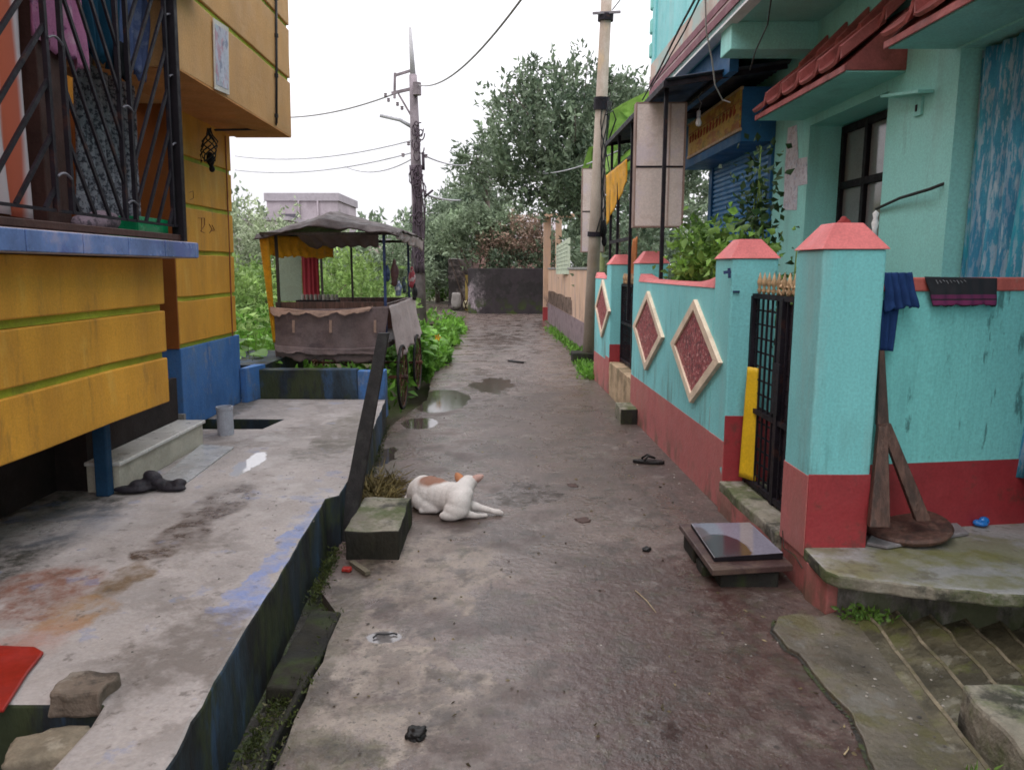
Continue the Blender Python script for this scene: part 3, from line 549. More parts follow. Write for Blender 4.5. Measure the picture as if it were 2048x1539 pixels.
# small objects on the house front
t=thing('wall_poster','narrow faded picture calendar hanging on the upper yellow wall','poster',tuple(SL(442,188,-2.09)))
q=[SL(427,36,-2.085),SL(457,56,-2.085),SL(459,190,-2.085),SL(430,178,-2.085)]
MB().prism_dir(q,(-.006,0,0)).build('border',mat('poster_border',(.55,.50,.45),.7),t)
c_=sum(q,Vector())/4; q2=[c_+(p-c_)*.86+Vector((.002,0,0)) for p in q]
MB().prism_dir(q2,(-.002,0,0)).build('picture',mat('faded_poster_picture',(.42,.42,.50),.6,.1,5,0,60,[((.42,.16,.20),9,.52,.62,.7),((.12,.14,.22),13,.56,.66,.7),((.16,.3,.28),6,.58,.68,.6)],stretch=(1,1.2,.8)),t)
b=MB()
def stroke(pts,x0=-2.618,w=.006):
    P=[SL(u,v,x0) for u,v in pts]
    for p,q in zip(P,P[1:]): b.bar(p,q,w,.003)
stroke([(397,436),(409,436),(409,450),(401,462),(409,466)]); stroke([(403,436),(403,462)]); stroke([(418,448),(424,458),(419,466)]); stroke([(424,450),(429,460),(421,462)])
stroke([(399,318),(406,322)]); stroke([(402,312),(402,326)]); stroke([(378,385),(386,382),(387,396),(380,400)],w=.004)
o=b.build('painted_mark',mat('brown_marking_paint',(.16,.05,.03),.8),hs)
t=thing('hanging_cable_coil','bundle of dark cable and socket hanging under the balcony','cable',tuple(SL(422,345,-2.6)))
b=MB()
for k in range(7):
    pts=[AY(418+14*math.sin(i*.9+k)*(.4 if i<2 else 1)+(k-3)*1.2,258+i*11+3*math.sin(k*2+i),6.35-.02*k) for i in range(7)]; b.tube(pts,.006,6)
b.build('cable',mCable,t,smooth=True)
lump('socket',[(AY(421,318,6.33),(.035,.03,.06)),(AY(424,338,6.33),(.025,.025,.03))],mMetB2,t,voxel=.008)
# steps to the alcove
t=thing('marble_step','marble topped step under the yellow bay','step',(-2.4,4.8,zp))
MB().box(-2.455,-2.262,4.20,5.40,zp,.463,fL).build('riser_block',mStepF,t,bevel=.004); MB().box(-2.458,-2.245,4.182,5.42,.4635,.487,fL).build('tread',mMarb,t,bevel=.006)
o=MB().prism([tuple(G(u,v,zp+.01))[:2] for u,v in((300,972),(362,972),(468,893),(402,888))],zp,zp+.012).build('floor_tile',mat('grey_floor_tile',(.36,.36,.37),.3,.1,4,.05,40,[((.22,.2,.19),3,.55,.7,.5)],.4),bevel=.003); tag(o,'pale floor tile laid on the platform in front of the marble step','tile')
# shoes: dark bundle by the step
c0=G(305,985,zp); mSh=mat('black_shoe',(.018,.015,.02),.6,.3,20,.3,60)
def V3(dx,dy,dz): return (c0.x+dx,c0.y+dy,zp+dz)
o=lump('black_shoe',[(V3(-.12,.0,.022),(.11,.05,.022)),(V3(-.04,.05,.035),(.10,.05,.035)),(V3(-.02,.06,.075),(.06,.045,.04),Matrix.Rotation(.5,4,'Y')),(V3(-.09,.02,.045),(.05,.045,.03))],mSh,voxel=.008,smooth=3); tag(o,'black shoe lying against the foot of the marble step','shoe')
o=lump('black_shoe',[(V3(.06,.05,.03),(.09,.042,.030)),(V3(.13,.06,.04),(.045,.045,.028)),(V3(.02,.04,.05),(.05,.042,.028)),(V3(.10,.03,.018),(.09,.035,.018))],mSh,voxel=.008,smooth=3); tag(o,'black shoe turned towards the lane beside its pair','shoe')
# grey pipe stub
t=thing('pipe_stub','short grey plastic pipe standing on the platform against the blue dado','pipe',tuple(G(452,872,zp)))
c=G(452,868,zp); MB().lathe([(.0,0),(.062,0),(.062,.20),(.066,.205),(.066,.225),(.054,.225),(.054,.1),(0,.1)],c,24).build('tube',mPipe,t,smooth=False)
# low wall at the far end of the platform
o=rough_box('low_blue_wall',-2.62,-1.56,7.38,7.50,.2,.60,mBlueD,amp=.008,cell=.08); tag(o,'low mouldy blue wall across the far end of the platform','wall')
o=rough_box('blue_end_post',-1.555,-1.28,7.36,7.52,.1,.585,mBlue,amp=.008,cell=.06); tag(o,'blue painted block ending the low wall beside the cart','block')
o=MB().prism([(-2.66,7.16),(-2.60,7.16),(-2.52,7.5),(-2.64,7.5)],.3,.64).add([],[]).build('side_parapet',mBlue,bevel=.006); tag(o,'short blue parapet joining the house corner to the low wall','wall')
o=MB().box(-3.6,-2.53,7.5,8.9,.2,.63).build('garden_wall',mBlueD); tag(o,'blue garden wall running behind the house corner','wall')
# ---- things at the broken near corner
t=G(85,1310,zp); o=MB().prism_dir([tuple(G(u,v,.306)) for u,v in((-140,1430),(8,1425),(55,1350),(88,1308),(70,1298),(-140,1290))],(0,0,.012)).build('red_sheet',mPlasR,bevel=.004); tag(o,'red plastic sheet lying on the platform at the broken corner','plastic sheet')
def stone(name,c,r,m,seed,label,rot=0,rag=1.0):
    bm=bmesh.new(); bmesh.ops.create_icosphere(bm,subdivisions=4,radius=1)
    vs=[]
    for v in bm.verts:
        p=v.co.copy(); k=max(abs(p.x),abs(p.y),abs(p.z)); p=p.lerp(p/k,.62)*.86; p*=1+rag*.16*noise.noise(p*1.7+Vector((seed,0,0)))+rag*.05*noise.noise(p*5+Vector((seed,3,0)))
        p=Vector((p.x*r[0],p.y*r[1],p.z*r[2])); p.rotate(Matrix.Rotation(rot,3,'Z')); vs.append(p+Vector(c))
    fs=[tuple(v.index for v in f.verts) for f in bm.faces]; bm.free()
    o=link_mesh(name,vs,fs,m,smooth=True); tag(o,label,'stone'); return o
o=rough_box('concrete_lump',-1.40,-1.235,2.05,2.17,.26,.345,mat('brown_grey_rubble',(.15,.115,.09),.9,.3,6,.7,30,[(BLK,5,.5,.65,.7),((.3,.26,.22),8,.58,.7,.6)]),amp=.016,cell=.02,sc=14); tag(o,'grey brick-like lump of concrete at the broken platform corner','block')
stone('pale_stone',(-1.31,1.90,.235),(.13,.09,.06),mat('pale_stone',(.22,.18,.13),.85,.25,8,.6,40,[((.38,.33,.26),7,.55,.68,.6)]),3,'pale rough stone below the grey concrete lump',.3)
stone('dark_chip',(G(158,1362,zp)),(.025,.02,.02),mConcD,6,'small dark chip on the platform at the broken corner')
o=rough_box('painted_rubble',-1.9,-1.235,1.0,1.80,-.35,.17,mat('blue_white_rubble',(.3,.32,.36),.8,.3,5,.5,30,[((.08,.16,.36),3,.48,.6,.8),(BLK,3,.56,.68,.8)]),amp=.03,cell=.05,sc=4); tag(o,'blue and white painted rubble in the platform\'s broken corner','rubble')
# ---- post, block and debris on the lane's left

t=MB(); a=Vector((-1.0,4.22,-.02)); bt=S(767,666,-.86,0)
t.hexa([a+Vector(q) for q in((-.052,-.035,0),(.052,-.035,0),(.052,.035,0),(-.052,.035,0))],[bt+Vector(q) for q in((-.035,-.03,0),(.035,-.03,0),(.035,.03,0),(-.035,.03,0))])
o=t.build('leaning_post',mWoodB); subdiv(o,5); wobble(o,.004,6); tag(o,'tall black wooden post leaning at the platform edge','post')
o=rough_box('kerb_block',-.93,-.63,3.92,4.52,-.02,.17,mConcM,amp=.012,f=lambda x,y,z:Vector((x-.02*(y-4),y,z)),bev=.012); tag(o,'square mossy concrete block on the lane beside the lying dog','block')
for p in o.data.polygons: pass
o.data.materials.append(mConcD)
for p in o.data.polygons: p.material_index=0 if p.normal.z>.5 else 1
m_=MB(); m_.bar((-.88,3.86,.01),(-.76,3.70,.015),.03,.02); o=m_.build('wood_scrap',mat('grey_driftwood',(.12,.10,.07),.8)); tag(o,'short grey wood scrap lying at the foot of the leaning post','wood')
o=stone('red_scrap',(-.885,3.76,.012),(.03,.025,.012),mPlasR,2,'tiny red plastic scrap at the foot of the leaning post')
rng=np.random.default_rng(5)
# straw heap
n=600; C=np.stack([rng.normal(-.93,.07,n),rng.normal(5.0,.2,n),.005+np.abs(rng.normal(0,.025,n))],1); D=np.stack([rng.normal(size=n),rng.normal(size=n)*.8,np.abs(rng.normal(.25,.3,n))],1)
v,f=leaf_arrays(C,D,.10+.10*rng.random(n),np.full(n,.006),rng); leaf_mesh('dry_grass',v,f,mStraw,None,None,None,None,'stuff')
# moss and tiny weeds along the foot of the curb and walls
def tufts(name,segs,n,L,m,seed,spread=.04,hz=.02):
    rng=np.random.default_rng(seed); Cs=[];Ds=[]
    for a,b_,w in segs:
        a=np.array(a);b_=np.array(b_); k=int(n*w); t=rng.random((k,1)); t=np.clip(t+.15*np.sin(t*40),0,1); C=a+(b_-a)*t+rng.normal(size=(k,3))*np.array([spread,spread,hz]); C[:,2]=np.maximum(C[:,2],min(a[2],b_[2])-.01); Cs.append(C); Ds.append(rng.normal(size=(k,3))*.7+np.array([0,0,.8]))
    C=np.concatenate(Cs);D=np.concatenate(Ds); v,f=leaf_arrays(C,D,L*(.5+rng.random(len(C))),L*.4*(.5+rng.random(len(C))),rng); return leaf_mesh(name,v,f,m,None,None,None,None,'stuff')
tufts('moss',[((-.90,1.9,-.03),(-.88,3.3,-.03),1),((-.97,3.4,0),(-1.0,4.0,.02),.7),((-1.05,5.0,.0),(-1.27,7.3,.02),.9),((-.80,1.8,.0),(-.82,3.2,.0),.35)],1200,.018,lMoss,1,.022,.012)
tufts('small_weeds',[((1.24,10.75,0),(1.18,11.6,.02),1),((1.2,12,0),(1.32,15,0),.8),((1.0,20,0),(1.3,14,.0),.7)],1600,.07,lBright,2,.07,.03)
tufts('corner_weeds',[((1.52,3.19,.02),(1.68,3.17,.02),1)],130,.035,lVine,3,.03,.02)
tufts('corner_weeds',[((1.30,1.95,.0),(1.52,2.05,.02),1)],260,.035,lVine,4,.05,.015)
# drain rubbish
n=500; C=np.stack([rng.uniform(-.93,-.80,n),rng.uniform(1.2,3.3,n),rng.uniform(-.055,-.03,n)],1); v,f=leaf_arrays(C,rng.normal(size=(n,3))*np.array([1,1,.2]),.012+.02*rng.random(n),.012+.01*rng.random(n),rng); leaf_mesh('leaf_litter',v,f,mat('leaf_litter',(.12,.11,.06),.8,.4,9,0,island=.7),None,None,None,None,'stuff')
# pebbles, twigs and flakes on the lane, steps and platform
vs=MB(); rd=random.Random(3)
def speck(p,r):
    k=5; base=[(p[0]+r*math.cos(q*6.283/k+p[0]*9)*rd.uniform(.6,1.3),p[1]+r*math.sin(q*6.283/k+p[0]*9)*rd.uniform(.6,1.3),p[2]) for q in range(k)]
    n=len(vs.v); vs.v+=[Vector(q) for q in base]+[Vector((p[0],p[1],p[2]+r*.6))]; vs.f+=[(n+i,n+(i+1)%k,n+k) for i in range(k)]
for _ in range(260): y=rd.uniform(2.2,13)**1.0; speck((rd.uniform(-.75,1.3),y,.0005),rd.uniform(.002,.008))
for _ in range(90): speck((1.2+rd.gauss(.05,.1),rd.uniform(3.6,8.0),.0005),rd.uniform(.003,.010))
for _ in range(60): speck((rd.uniform(1.3,1.7),rd.uniform(2.2,3.1),.02),rd.uniform(.003,.009))
for _ in range(60): speck((rd.uniform(-1.5,-1.0),rd.uniform(2.2,6),.3005),rd.uniform(.003,.007))
o=vs.build('gravel',mat('pale_grit',(.2,.18,.16),.8,.3,30,0,island=.8)); o['kind']='stuff'
def twig(name,u,v,u2,v2,z,m,label,w=.006):
    a=G(u,v,z+.006); b2=G(u2,v2,z+.006); c=a.lerp(b2,.5)+Vector((.006,0,.004)); o=MB().tube([a,c,b2],w/2,6,w/4).build(name,m,smooth=True); tag(o,label,'twig')
mTw=mat('pale_twig',(.42,.33,.2),.8)
twig('twig',1270,1180,1312,1224,0,mTw,'thin pale twig on the lane beside the box step'); twig('twig',1688,1508,1697,1492,.0,mTw,'tiny pale straw on the lane near the ragged apron edge')
twig('twig',1800,1422,1812,1398,0.0,mTw,'yellowish straw on the lower steps'); twig('twig',1911,1318,1918,1340,-.05,mTw,'yellowish straw high on the mossy steps'); 
mTar=mat('black_debris',(.012,.011,.011),.5,.3,20,.3)
def debris(u,v,du,dv,label,z=0,h=.02,name='debris',m=None,seed=1):
    c=G(u,v,z); rx=(G(u+du,v,z)-c).length; ry=(G(u,v-dv,z)-G(u,v+dv,z)).length/2; o=stone(name,(c.x,c.y,z+h*.5),(rx,ry,h),m or mTar,seed,label,seed*1.3,2.6); o['category']='debris'
debris(833,1472,22,12,'black crumpled scrap on the pale near part of the lane'); debris(1293,1100,8,4,'small black scrap left of the box step',h=.012,seed=2); debris(1032,724,7,3,'tiny dark scrap on the middle of the far lane',h=.02,seed=3)
debris(1166,1040,16,5,'flat brown leaf on the lane left of the box step',h=.004,m=mat('brown_leaf',(.085,.05,.042),.7),seed=4,name='fallen_leaf'); debris(1145,970,10,4,'flat reddish leaf beyond the dog in a damp ring',h=.003,m=mat('brown_leaf',(.12,.06,.04)),seed=5,name='fallen_leaf')
m_=MB(); c=G(770,1275,0); m_.tube([c+Vector((-.05,-.01,.006)),c+Vector((-.035,.012,.012)),c+Vector((0,.015,.01)),c+Vector((.035,.028,.008)),c+Vector((.05,.02,.006))],.004,6); o=m_.build('wire_scrap',mCable,smooth=True); tag(o,'bent black wire lying in a small puddle on the near lane','wire')
# black slipper by the right wall
t=thing('slipper','black flattened slipper lying by the red wall foot','slipper',tuple(G(1297,928,0)))
c=G(1297,926,0); pr=[]
for k in range(20):
    q=k/20*math.tau; pr.append((c.x+.13*math.cos(q),c.y+(.045+.012*math.cos(q))*math.sin(q)-.18*.13*math.cos(q)))
MB().prism(pr,.002,.028).build('sole',mTar,t,bevel=.006)
MB().tube([(c.x-.05,c.y+.05,.03),(c.x-.01,c.y+.02,.07),(c.x+.05,c.y+.0,.045),(c.x-.01,c.y-.02,.065),(c.x-.04,c.y-.03,.03)],.009,8).build('strap',mTar,t,smooth=True)

n=330; rg=np.random.default_rng(9); yy=2.1+9*rg.random(n)**1.4; C=np.stack([rg.uniform(-.78,1.30,n),yy,np.full(n,.004)],1); C[:60,0]=1.30-.015*C[:60,1]+rg.normal(0,.06,60)*1.0-.05; v,f=leaf_arrays(C,rg.normal(size=(n,3))*np.array([1,1,.06]),.010+.022*rg.random(n),.006+.010*rg.random(n),rg,fold=.05,up=0); leaf_mesh('lane_litter',v,f,mat('lane_litter',(.14,.11,.06),.8,.5,9,0,island=.8),None,None,None,None,'stuff')
# ================================================================ RIGHT-HAND BOUNDARY WALL
bw=thing('boundary_wall','teal boundary wall with red dado, coral caps and diamond panels along the right of the lane','wall',(1.4,6,0))
def pillar(y0,y1,x0,x1,zb,zt,zd,zdf,parent,name='pillar',capz=.125,over=.012,dust=True):
    # zd: dado height on the lane side; zdf: on the other sides
    body=MB().box(x0,x1,y0,y1,zb,zt,fR).build(name,mTeal,parent,bevel=.012); subdiv(body,5); wobble(body,.004,5)
    MB().box(x0-.0025,x0+.05,y0+.003,y1+.002,zb,zd,fR).build('dado',mPinkR,body,bevel=.004)
    MB().box(x0+.0505-.053,x1+.003,y0-.003,y1+.004,zb,zdf,fR).box(0,0,0,0,0,0).build('dado',mRed,body,bevel=.004) if False else MB().box(x0+.002,x1+.003,y0-.003,y1+.004,zb,zdf,fR).build('dado',mRed,body,bevel=.004)
    o=over; cx,cy=(x0+x1)/2,(y0+y1)/2; q=.07
    b=[fR(x0-o,y0-o,zt+.0),fR(x1+o,y0-o,zt),fR(x1+o,y1+o,zt),fR(x0-o,y1+o,zt)]; t=[fR(cx-q,cy-q,zt+capz),fR(cx+q,cy-q,zt+capz),fR(cx+q,cy+q,zt+capz),fR(cx-q,cy+q,zt+capz)]
    MB().hexa(b,t).build('cap',mCor,body,bevel=.005)
    return body
X0,X1=1.56,1.86
pillar(3.49,3.79,X0,X1,.19,1.69,.605,.612,bw)
pillar(4.78,5.12,X0,X1,.0,1.665,.47,.645,bw)
pillar(7.68,7.98,X0,X1,.0,1.655,.47,.645,bw)
pillar(9.45,9.75,X0,X1,.0,1.655,.47,.645,bw)
def wallseg(y0,y1,z0,zt,zd,x0=X0,x1=X0+.14):
    w=MB().box(x0,x1,y0,y1,z0,zt,fR).build('wall_panel',mTeal,bw,bevel=.006)
    MB().box(x0-.003,x0+.05,y0,y1,z0,zd,fR).build('dado',mPinkR,w)
    b=MB(); n=14; 
    for i in range(n):
        ya=y0+(y1-y0)*i/n; yb=y0+(y1-y0)*(i+1)/n; za=zt+.03+.05*abs(2*(i/n)-1)**5; zb=zt+.03+.05*abs(2*((i+1)/n)-1)**5
        b.hexa([fR(x0-.006,ya,zt+.001),fR(x1+.006,ya,zt+.001),fR(x1+.006,yb,zt+.001),fR(x0-.006,yb,zt+.001)],[fR(x0+.015,ya,za),fR(x1-.01,ya,za),fR(x1-.01,yb,zb),fR(x0+.015,yb,zb)])
    b.build('coping',mCor,w); return w
w1=wallseg(5.1205,7.679,0,1.47,.47); w2=wallseg(9.7505,10.78,0,1.47,.42)
# diamonds
mDia=mat('red_mosaic',(.30,.035,.045),.45,.25,30,.6,90,[((.70,.36,.34),34,.58,.66,.85),((.10,.01,.02),24,.52,.62,.8)],.5)
def diamond(cy,cz,hy,hz,parent):
    xo=X0-.030
    P=[(cy,cz+hz),(cy-hy,cz),(cy,cz-hz),(cy+hy,cz)]
    root=MB(); k=.80
    out=[fR(xo,y,z) for y,z in P]; inn=[fR(xo,cy+(y-cy)*k,cz+(z-cz)*k) for y,z in P]
    outb=[p+Vector((.035,0,0)) for p in out]; innb=[p+Vector((.028,0,0)) for p in inn]
    for i in range(4):
        j=(i+1)%4; root.hexa([out[i],out[j],inn[j],inn[i]],[outb[i],outb[j],innb[j],innb[i]])
    fr=root.build('diamond_frame',mFr,parent,bevel=.003)
    bm=bmesh.new(); bm.from_mesh(fr.data); bmesh.ops.recalc_face_normals(bm,faces=bm.faces[:]); bm.to_mesh(fr.data); bm.free()
    MB().prism_dir([p+Vector((.014,0,0)) for p in inn],(.01,0,0)).build('mosaic',mDia,fr)
diamond(5.53,.985,.66,.392,w1); diamond(7.16,1.005,.66,.385,w1); diamond(10.0,1.07,.60,.39,w2)
# shallow relief mortar marks and bolts on pillar B
b=MB()
for u,v in((1455,540),(1458,548),(1452,545)): p=S(u,v,1.60,KR); 
# hook on the second pillar's front face
b.bar(AY(1447,545,4.772),AY(1462,543,4.765),.012,.02); b.bar(AY(1458,536,4.768),AY(1459,556,4.768),.012,.016); b.bar(AY(1466,583,4.772),AY(1479,583,4.772),.012,.012)
b.build('hook',mMetBl,bw)
# threshold under the gate and little steps
o=rough_box('gate_threshold',X0-.02,X0+.30,3.795,4.775,-.05,.20,mConcM,amp=.010,f=fR); tag(o,'mossy concrete threshold under the near gate','threshold')
o.data.materials.append(mPinkR)
for p in o.data.polygons: p.material_index=1 if p.normal.x<-.5 and p.center.z<.17 else 0
o=rough_box('gate_threshold',X0+.0,X0+.35,7.985,9.44,-.05,.42,mat('tan_threshold',(.42,.30,.19),.8,.2,4,.4,40,[((.15,.12,.06),3,.5,.65,.7)]),amp=.008,f=fR); tag(o,'tan concrete sill under the far gate of the teal wall','threshold')
# plinth face below pillar A (red, cracked)
mCr=MB().prism([(1.449,3.80),(1.452,3.49),(1.436,3.42),(1.47,3.26),(1.52,3.26),(1.6,3.4),(1.6,3.8)],-.05,.1905).build('plinth_skirt',mPinkR,bw,bevel=.006)
b=MB(); pts=[S(1566,1060,1.5585,KR),S(1568,1095,1.5583,KR),S(1590,1110,1.5583,KR),S(1605,1135,1.5580,KR)]
for p,q in zip(pts,pts[1:]): b.bar(p+Vector((-.002,0,0)),q+Vector((-.002,0,0)),.004,.004)
b.build('crack',mDrain,bw)
# box step outside the gate: slab on bricks with a polished dark stone
t=thing('slab_step','low step of brownish slab carried on dark bricks under the near gate','step',(1.2,3.9,0))
def bx(u0,v0): return G(u0,v0,.12)
sx0,sx1,sy0,sy1=1.0,1.44,3.55,4.18
MB().hexa([Vector((1.00,3.50,.085)),Vector((1.425,3.56,.085)),Vector((1.415,4.14,.085)),Vector((.985,4.18,.085))],[Vector((1.00,3.50,.118)),Vector((1.425,3.56,.118)),Vector((1.415,4.14,.118)),Vector((.985,4.18,.118))]).build('slab',mat('brownish_slab',(.06,.032,.03),.5,.2,6,.3,40,[((.12,.08,.06),5,.5,.65,.7)],.4),t,bevel=.005)
rough_box('brick',1.06,1.36,3.56,3.68,-.02,.084,mConcD,t,amp=.008); rough_box('brick',1.0,1.12,3.88,4.12,-.02,.084,mConcD,t,amp=.008); rough_box('brick',1.25,1.4,3.85,4.1,-.02,.084,mConcD,t,amp=.008); rough_box('brick',1.0,1.1,3.7,3.84,-.02,.05,mConcD,t,amp=.01)
mGran=mat('stone_sky_tint',(.19,.18,.225),.06,.06,4,0,spec=.8,rvar=.03,blobs=[((1.12,3.72,.15),(.13,.22,.2),(.045,.025,.03),.95,.12,.025),((1.06,3.95,.15),(.05,.12,.2),(.09,.06,.065),.8,.2,.03)])  # lilac base colour stands in for the sky's reflection
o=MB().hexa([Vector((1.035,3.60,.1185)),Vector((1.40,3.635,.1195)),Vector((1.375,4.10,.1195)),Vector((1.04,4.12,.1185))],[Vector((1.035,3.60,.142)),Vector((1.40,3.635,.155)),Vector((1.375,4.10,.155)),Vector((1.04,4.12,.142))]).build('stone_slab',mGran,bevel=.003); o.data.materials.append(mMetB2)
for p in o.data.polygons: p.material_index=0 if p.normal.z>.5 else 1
tag(o,'polished stone slab tinted with sky reflection, with a dark patch on top of the brownish slab step','slab')
o=rough_box('foot_block',1.13,1.31,7.55,7.95,-.02,.16,mConcM,amp=.01); o.data.materials.append(mConcD); tag(o,'small dark mossy block at the wall foot before the far gate','block')
for p in o.data.polygons: p.material_index=1 if p.normal.y<-.5 else 0
# gates
def gate(name,label,y0,y1,zb,zt,xg,leaf_split,m=mMetB,n=8,spears=True):
    g=thing(name,label,'gate',tuple(fR(xg,(y0+y1)/2,zb)))
    MB().bar(fR(xg,y0,zb),fR(xg,y0,zt),.035,.035).bar(fR(xg,y1,zb),fR(xg,y1,zt),.035,.035).bar(fR(xg,y0,zt),fR(xg,y1,zt),.03,.03).bar(fR(xg,y0,zb+.03),fR(xg,y1,zb+.03),.035,.035).bar(fR(xg,leaf_split,zb),fR(xg,leaf_split,zt),.04,.05).bar(fR(xg,y0,zb+.5),fR(xg,y1,zb+.5),.03,.03).build('gate_frame',m,g)
    b=MB(); b3=MB(); k=int((y1-y0)/.075)
    for i in range(1,k): (b if y0+(y1-y0)*i/k<leaf_split else b3).bar(fR(xg,y0+(y1-y0)*i/k,zb),fR(xg,y0+(y1-y0)*i/k,zt),.012,.012)
    b.build('upright_bars',m,g); b3.build('upright_bars',m,g); b=MB(); k2=int((zt-zb)/.085)
    for i in range(1,k2): b.bar(fR(xg+.008,y0,zb+(zt-zb)*i/k2),fR(xg+.008,y1,zb+(zt-zb)*i/k2),.008,.010)
    b.build('cross_bars',m,g)
    if spears:
        for i in range(1,k):
            p=fR(xg,y0+(y1-y0)*i/k,zt+.015); MB().lathe([(.007,0),(.016,.022),(.008,.042),(.013,.052),(.018,.075),(.001,.135)],p,8).build('spear_head',mGold,g,smooth=True)
    MB().box(xg-.03,xg-.02,leaf_split-.05,leaf_split+.05,zb+.55,zb+.85,fR).build('latch_plate',m,g); return g
g1=gate('metal_gate','black iron mesh gate with gold spear tops beside the nearest pillar',3.83,4.76,.205,1.43,1.71,4.28)
# floral gold centre on the gate's top
b=MB()
for k in range(5):
    cy=3.92+.10*k
    for s in(-1,1): b.tube([fR(1.71,cy+s*.045*math.sin(q*.5),1.445+.012*q) for q in range(8)],.007,6)
    b.lathe([(.0,-.02),(.022,0),(.0,.02)],fR(1.71,cy,1.50),8,'x')
b.build('scrollwork',mGold,g1,smooth=True)
gate('metal_gate','dark iron gate standing between the two far teal pillars',8.02,9.42,.43,1.40,1.71,8.7,spears=True)
MB().box(1.72,1.735,3.84,4.25,.24,1.40,fR).build('back_sheet',mat('dark_gate_sheet',(.03,.022,.03),.6,.4,6),g1)
o=sheet('yellow_board',AY(1495,733,4.70),AY(1518,736,4.66),AY(1478,952,4.70),AY(1511,962,4.60),mat('yellow_sheet_plastic',(.72,.45,.02),.45,.08,4,.05,40),nu=6,nv=20,amp=.004,folds=1,solid=.010); tag(o,'narrow yellow board standing between gate and pillar','board')
o=MB().tube([fR(1.66,3.95,.92),fR(1.66,3.96,1.15)],.006,6).build('magenta_cord',mat('magenta_cord',(.3,.03,.22),.6)); tag(o,'magenta cord hanging on the near gate','cord')
# ---- yard wall behind the first pillar, with washing
yw=thing('yard_wall','weathered teal yard wall with red base and coral top right of the nearest pillar','wall',(2.6,3.7,.24))
WS=.14
def fW(x,y,z): return Vector((x,y+WS*(x-1.74),z))
def WP(u,v,off):
    d=ray(u,v); return EYE+d*((3.70+off-WS*1.74)/(d.y-WS*d.x))
MB().box(1.735,6,3.70,3.84,.2,1.50,fW).build('wall_panel',mTealW,yw,bevel=.004); MB().box(1.735,6.001,3.697,3.75,.2,.60,fW).build('dado',mRed,yw); MB().box(1.74,6,3.688,3.86,1.488,1.556,fW).build('coping',mat('faded_coral_paint',(.50,.12,.10),.7,.15,4,.2,50,[((.3,.25,.2),5,.55,.7,.5)]),yw,bevel=.008)
def PW(u,v,y=3.675): return WP(u,v,y-3.70)
o=sheet('blue_shirt',PW(1768,545,3.63),PW(1822,545,3.63),PW(1772,622,3.61),PW(1836,612,3.61),clothm('navy_cloth',(.02,.05,.16)),nu=30,nv=16,amp=.014,folds=4,rag=.02,seed=2,solid=.01); tag(o,'navy blue shorts hanging over the yard wall beside the pillar','garment')
o2=sheet('fold',PW(1764,600,3.64),PW(1800,600,3.64),PW(1762,700,3.64),PW(1785,702,3.64),clothm('navy_cloth',(.02,.05,.16)),nu=16,nv=16,amp=.01,folds=2,seed=5,solid=.008); o2.name='trouser_leg'; tag(o2,'dark blue trouser leg hanging down beside the pillar','garment')
mScf=bpy.data.materials.new('black_scarf_purple_band'); mScf.use_nodes=True; t_=mScf.node_tree; P_=t_.nodes['Principled BSDF']
g_=t_.nodes.new('ShaderNodeNewGeometry'); s_=t_.nodes.new('ShaderNodeSeparateXYZ'); t_.links.new(g_.outputs['Position'],s_.inputs[0]); mr_=t_.nodes.new('ShaderNodeMapRange'); mr_.inputs[1].default_value=1.36; mr_.inputs[2].default_value=1.56; t_.links.new(s_.outputs['Z'],mr_.inputs[0])
r_=t_.nodes.new('ShaderNodeValToRGB'); r_.color_ramp.interpolation='CONSTANT'; els=r_.color_ramp.elements; els[0].color=(.012,.011,.016,1); els[1].position=.30; els[1].color=(.16,.02,.09,1); e=els.new(.42); e.color=(.02,.012,.02,1); e=els.new(.46); e.color=(.13,.02,.08,1); e=els.new(.56); e.color=(.018,.018,.024,1)
t_.links.new(mr_.outputs[0],r_.inputs[0]); t_.links.new(r_.outputs[0],P_.inputs['Base Color']); P_.inputs['Roughness'].default_value=.9
o=sheet('black_scarf',WP(1850,553,-.03),WP(1993,556,-.03),WP(1868,612,-.04),WP(1992,610,-.04),mScf,nu=40,nv=14,amp=.006,folds=5,rag=.015,seed=6,solid=.008); tag(o,'black scarf with a purple band drying over the yard wall','scarf')
# squiggle of pale lettering-like weave on the scarf is part of its pattern
b=MB()
for k in range(9):
    u=1872+k*7; b.bar(WP(u,560+1*(k%2),-.047),WP(u+4,567-2*(k%3),-.047),.003,.002)
b.build('pale_weave',mat('pale_thread',(.30,.30,.33),.9),o)
# upturned wooden stand leaning in the corner
t=thing('wooden_stand','old upturned wooden stand with round base and two splayed legs by the yard wall','stand',(1.98,3.5,.25))
c=G(1812,1062,.262); c=Vector((2.02,3.49,.262)) if False else c
import mathutils
b=MB().lathe([(.0,0),(.16,0),(.205,.015),(.215,.035),(.205,.05),(.0,.055)],(0,0,0),36)
rt=Matrix.Rotation(R(-6),3,'Y')@Matrix.Rotation(R(5),3,'X'); b.v=[rt@v+c for v in b.v]; b.build('round_base',mWoodR,t,bevel=.003)
b=MB(); 
def plank(a,bb,w0,w1,th): 
    b=MB(); a=Vector(a); bb=Vector(bb)
    b.hexa([a+Vector(q) for q in((-w0/2,-th/2,0),(w0/2,-th/2,0),(w0/2,th/2,0),(-w0/2,th/2,0))],[bb+Vector(q) for q in((-w1/2,-th/2,0),(w1/2,-th/2,0),(w1/2,th/2,0),(-w1/2,th/2,0))]); return b
plank(AY(1757,1052,3.42),AY(1764,850,3.56),.10,.045,.035).build('leg',mWoodR,t,bevel=.004)
plank(AY(1845,1040,3.50),AY(1768,845,3.60),.075,.055,.035).build('leg',mWoodR,t,bevel=.004)
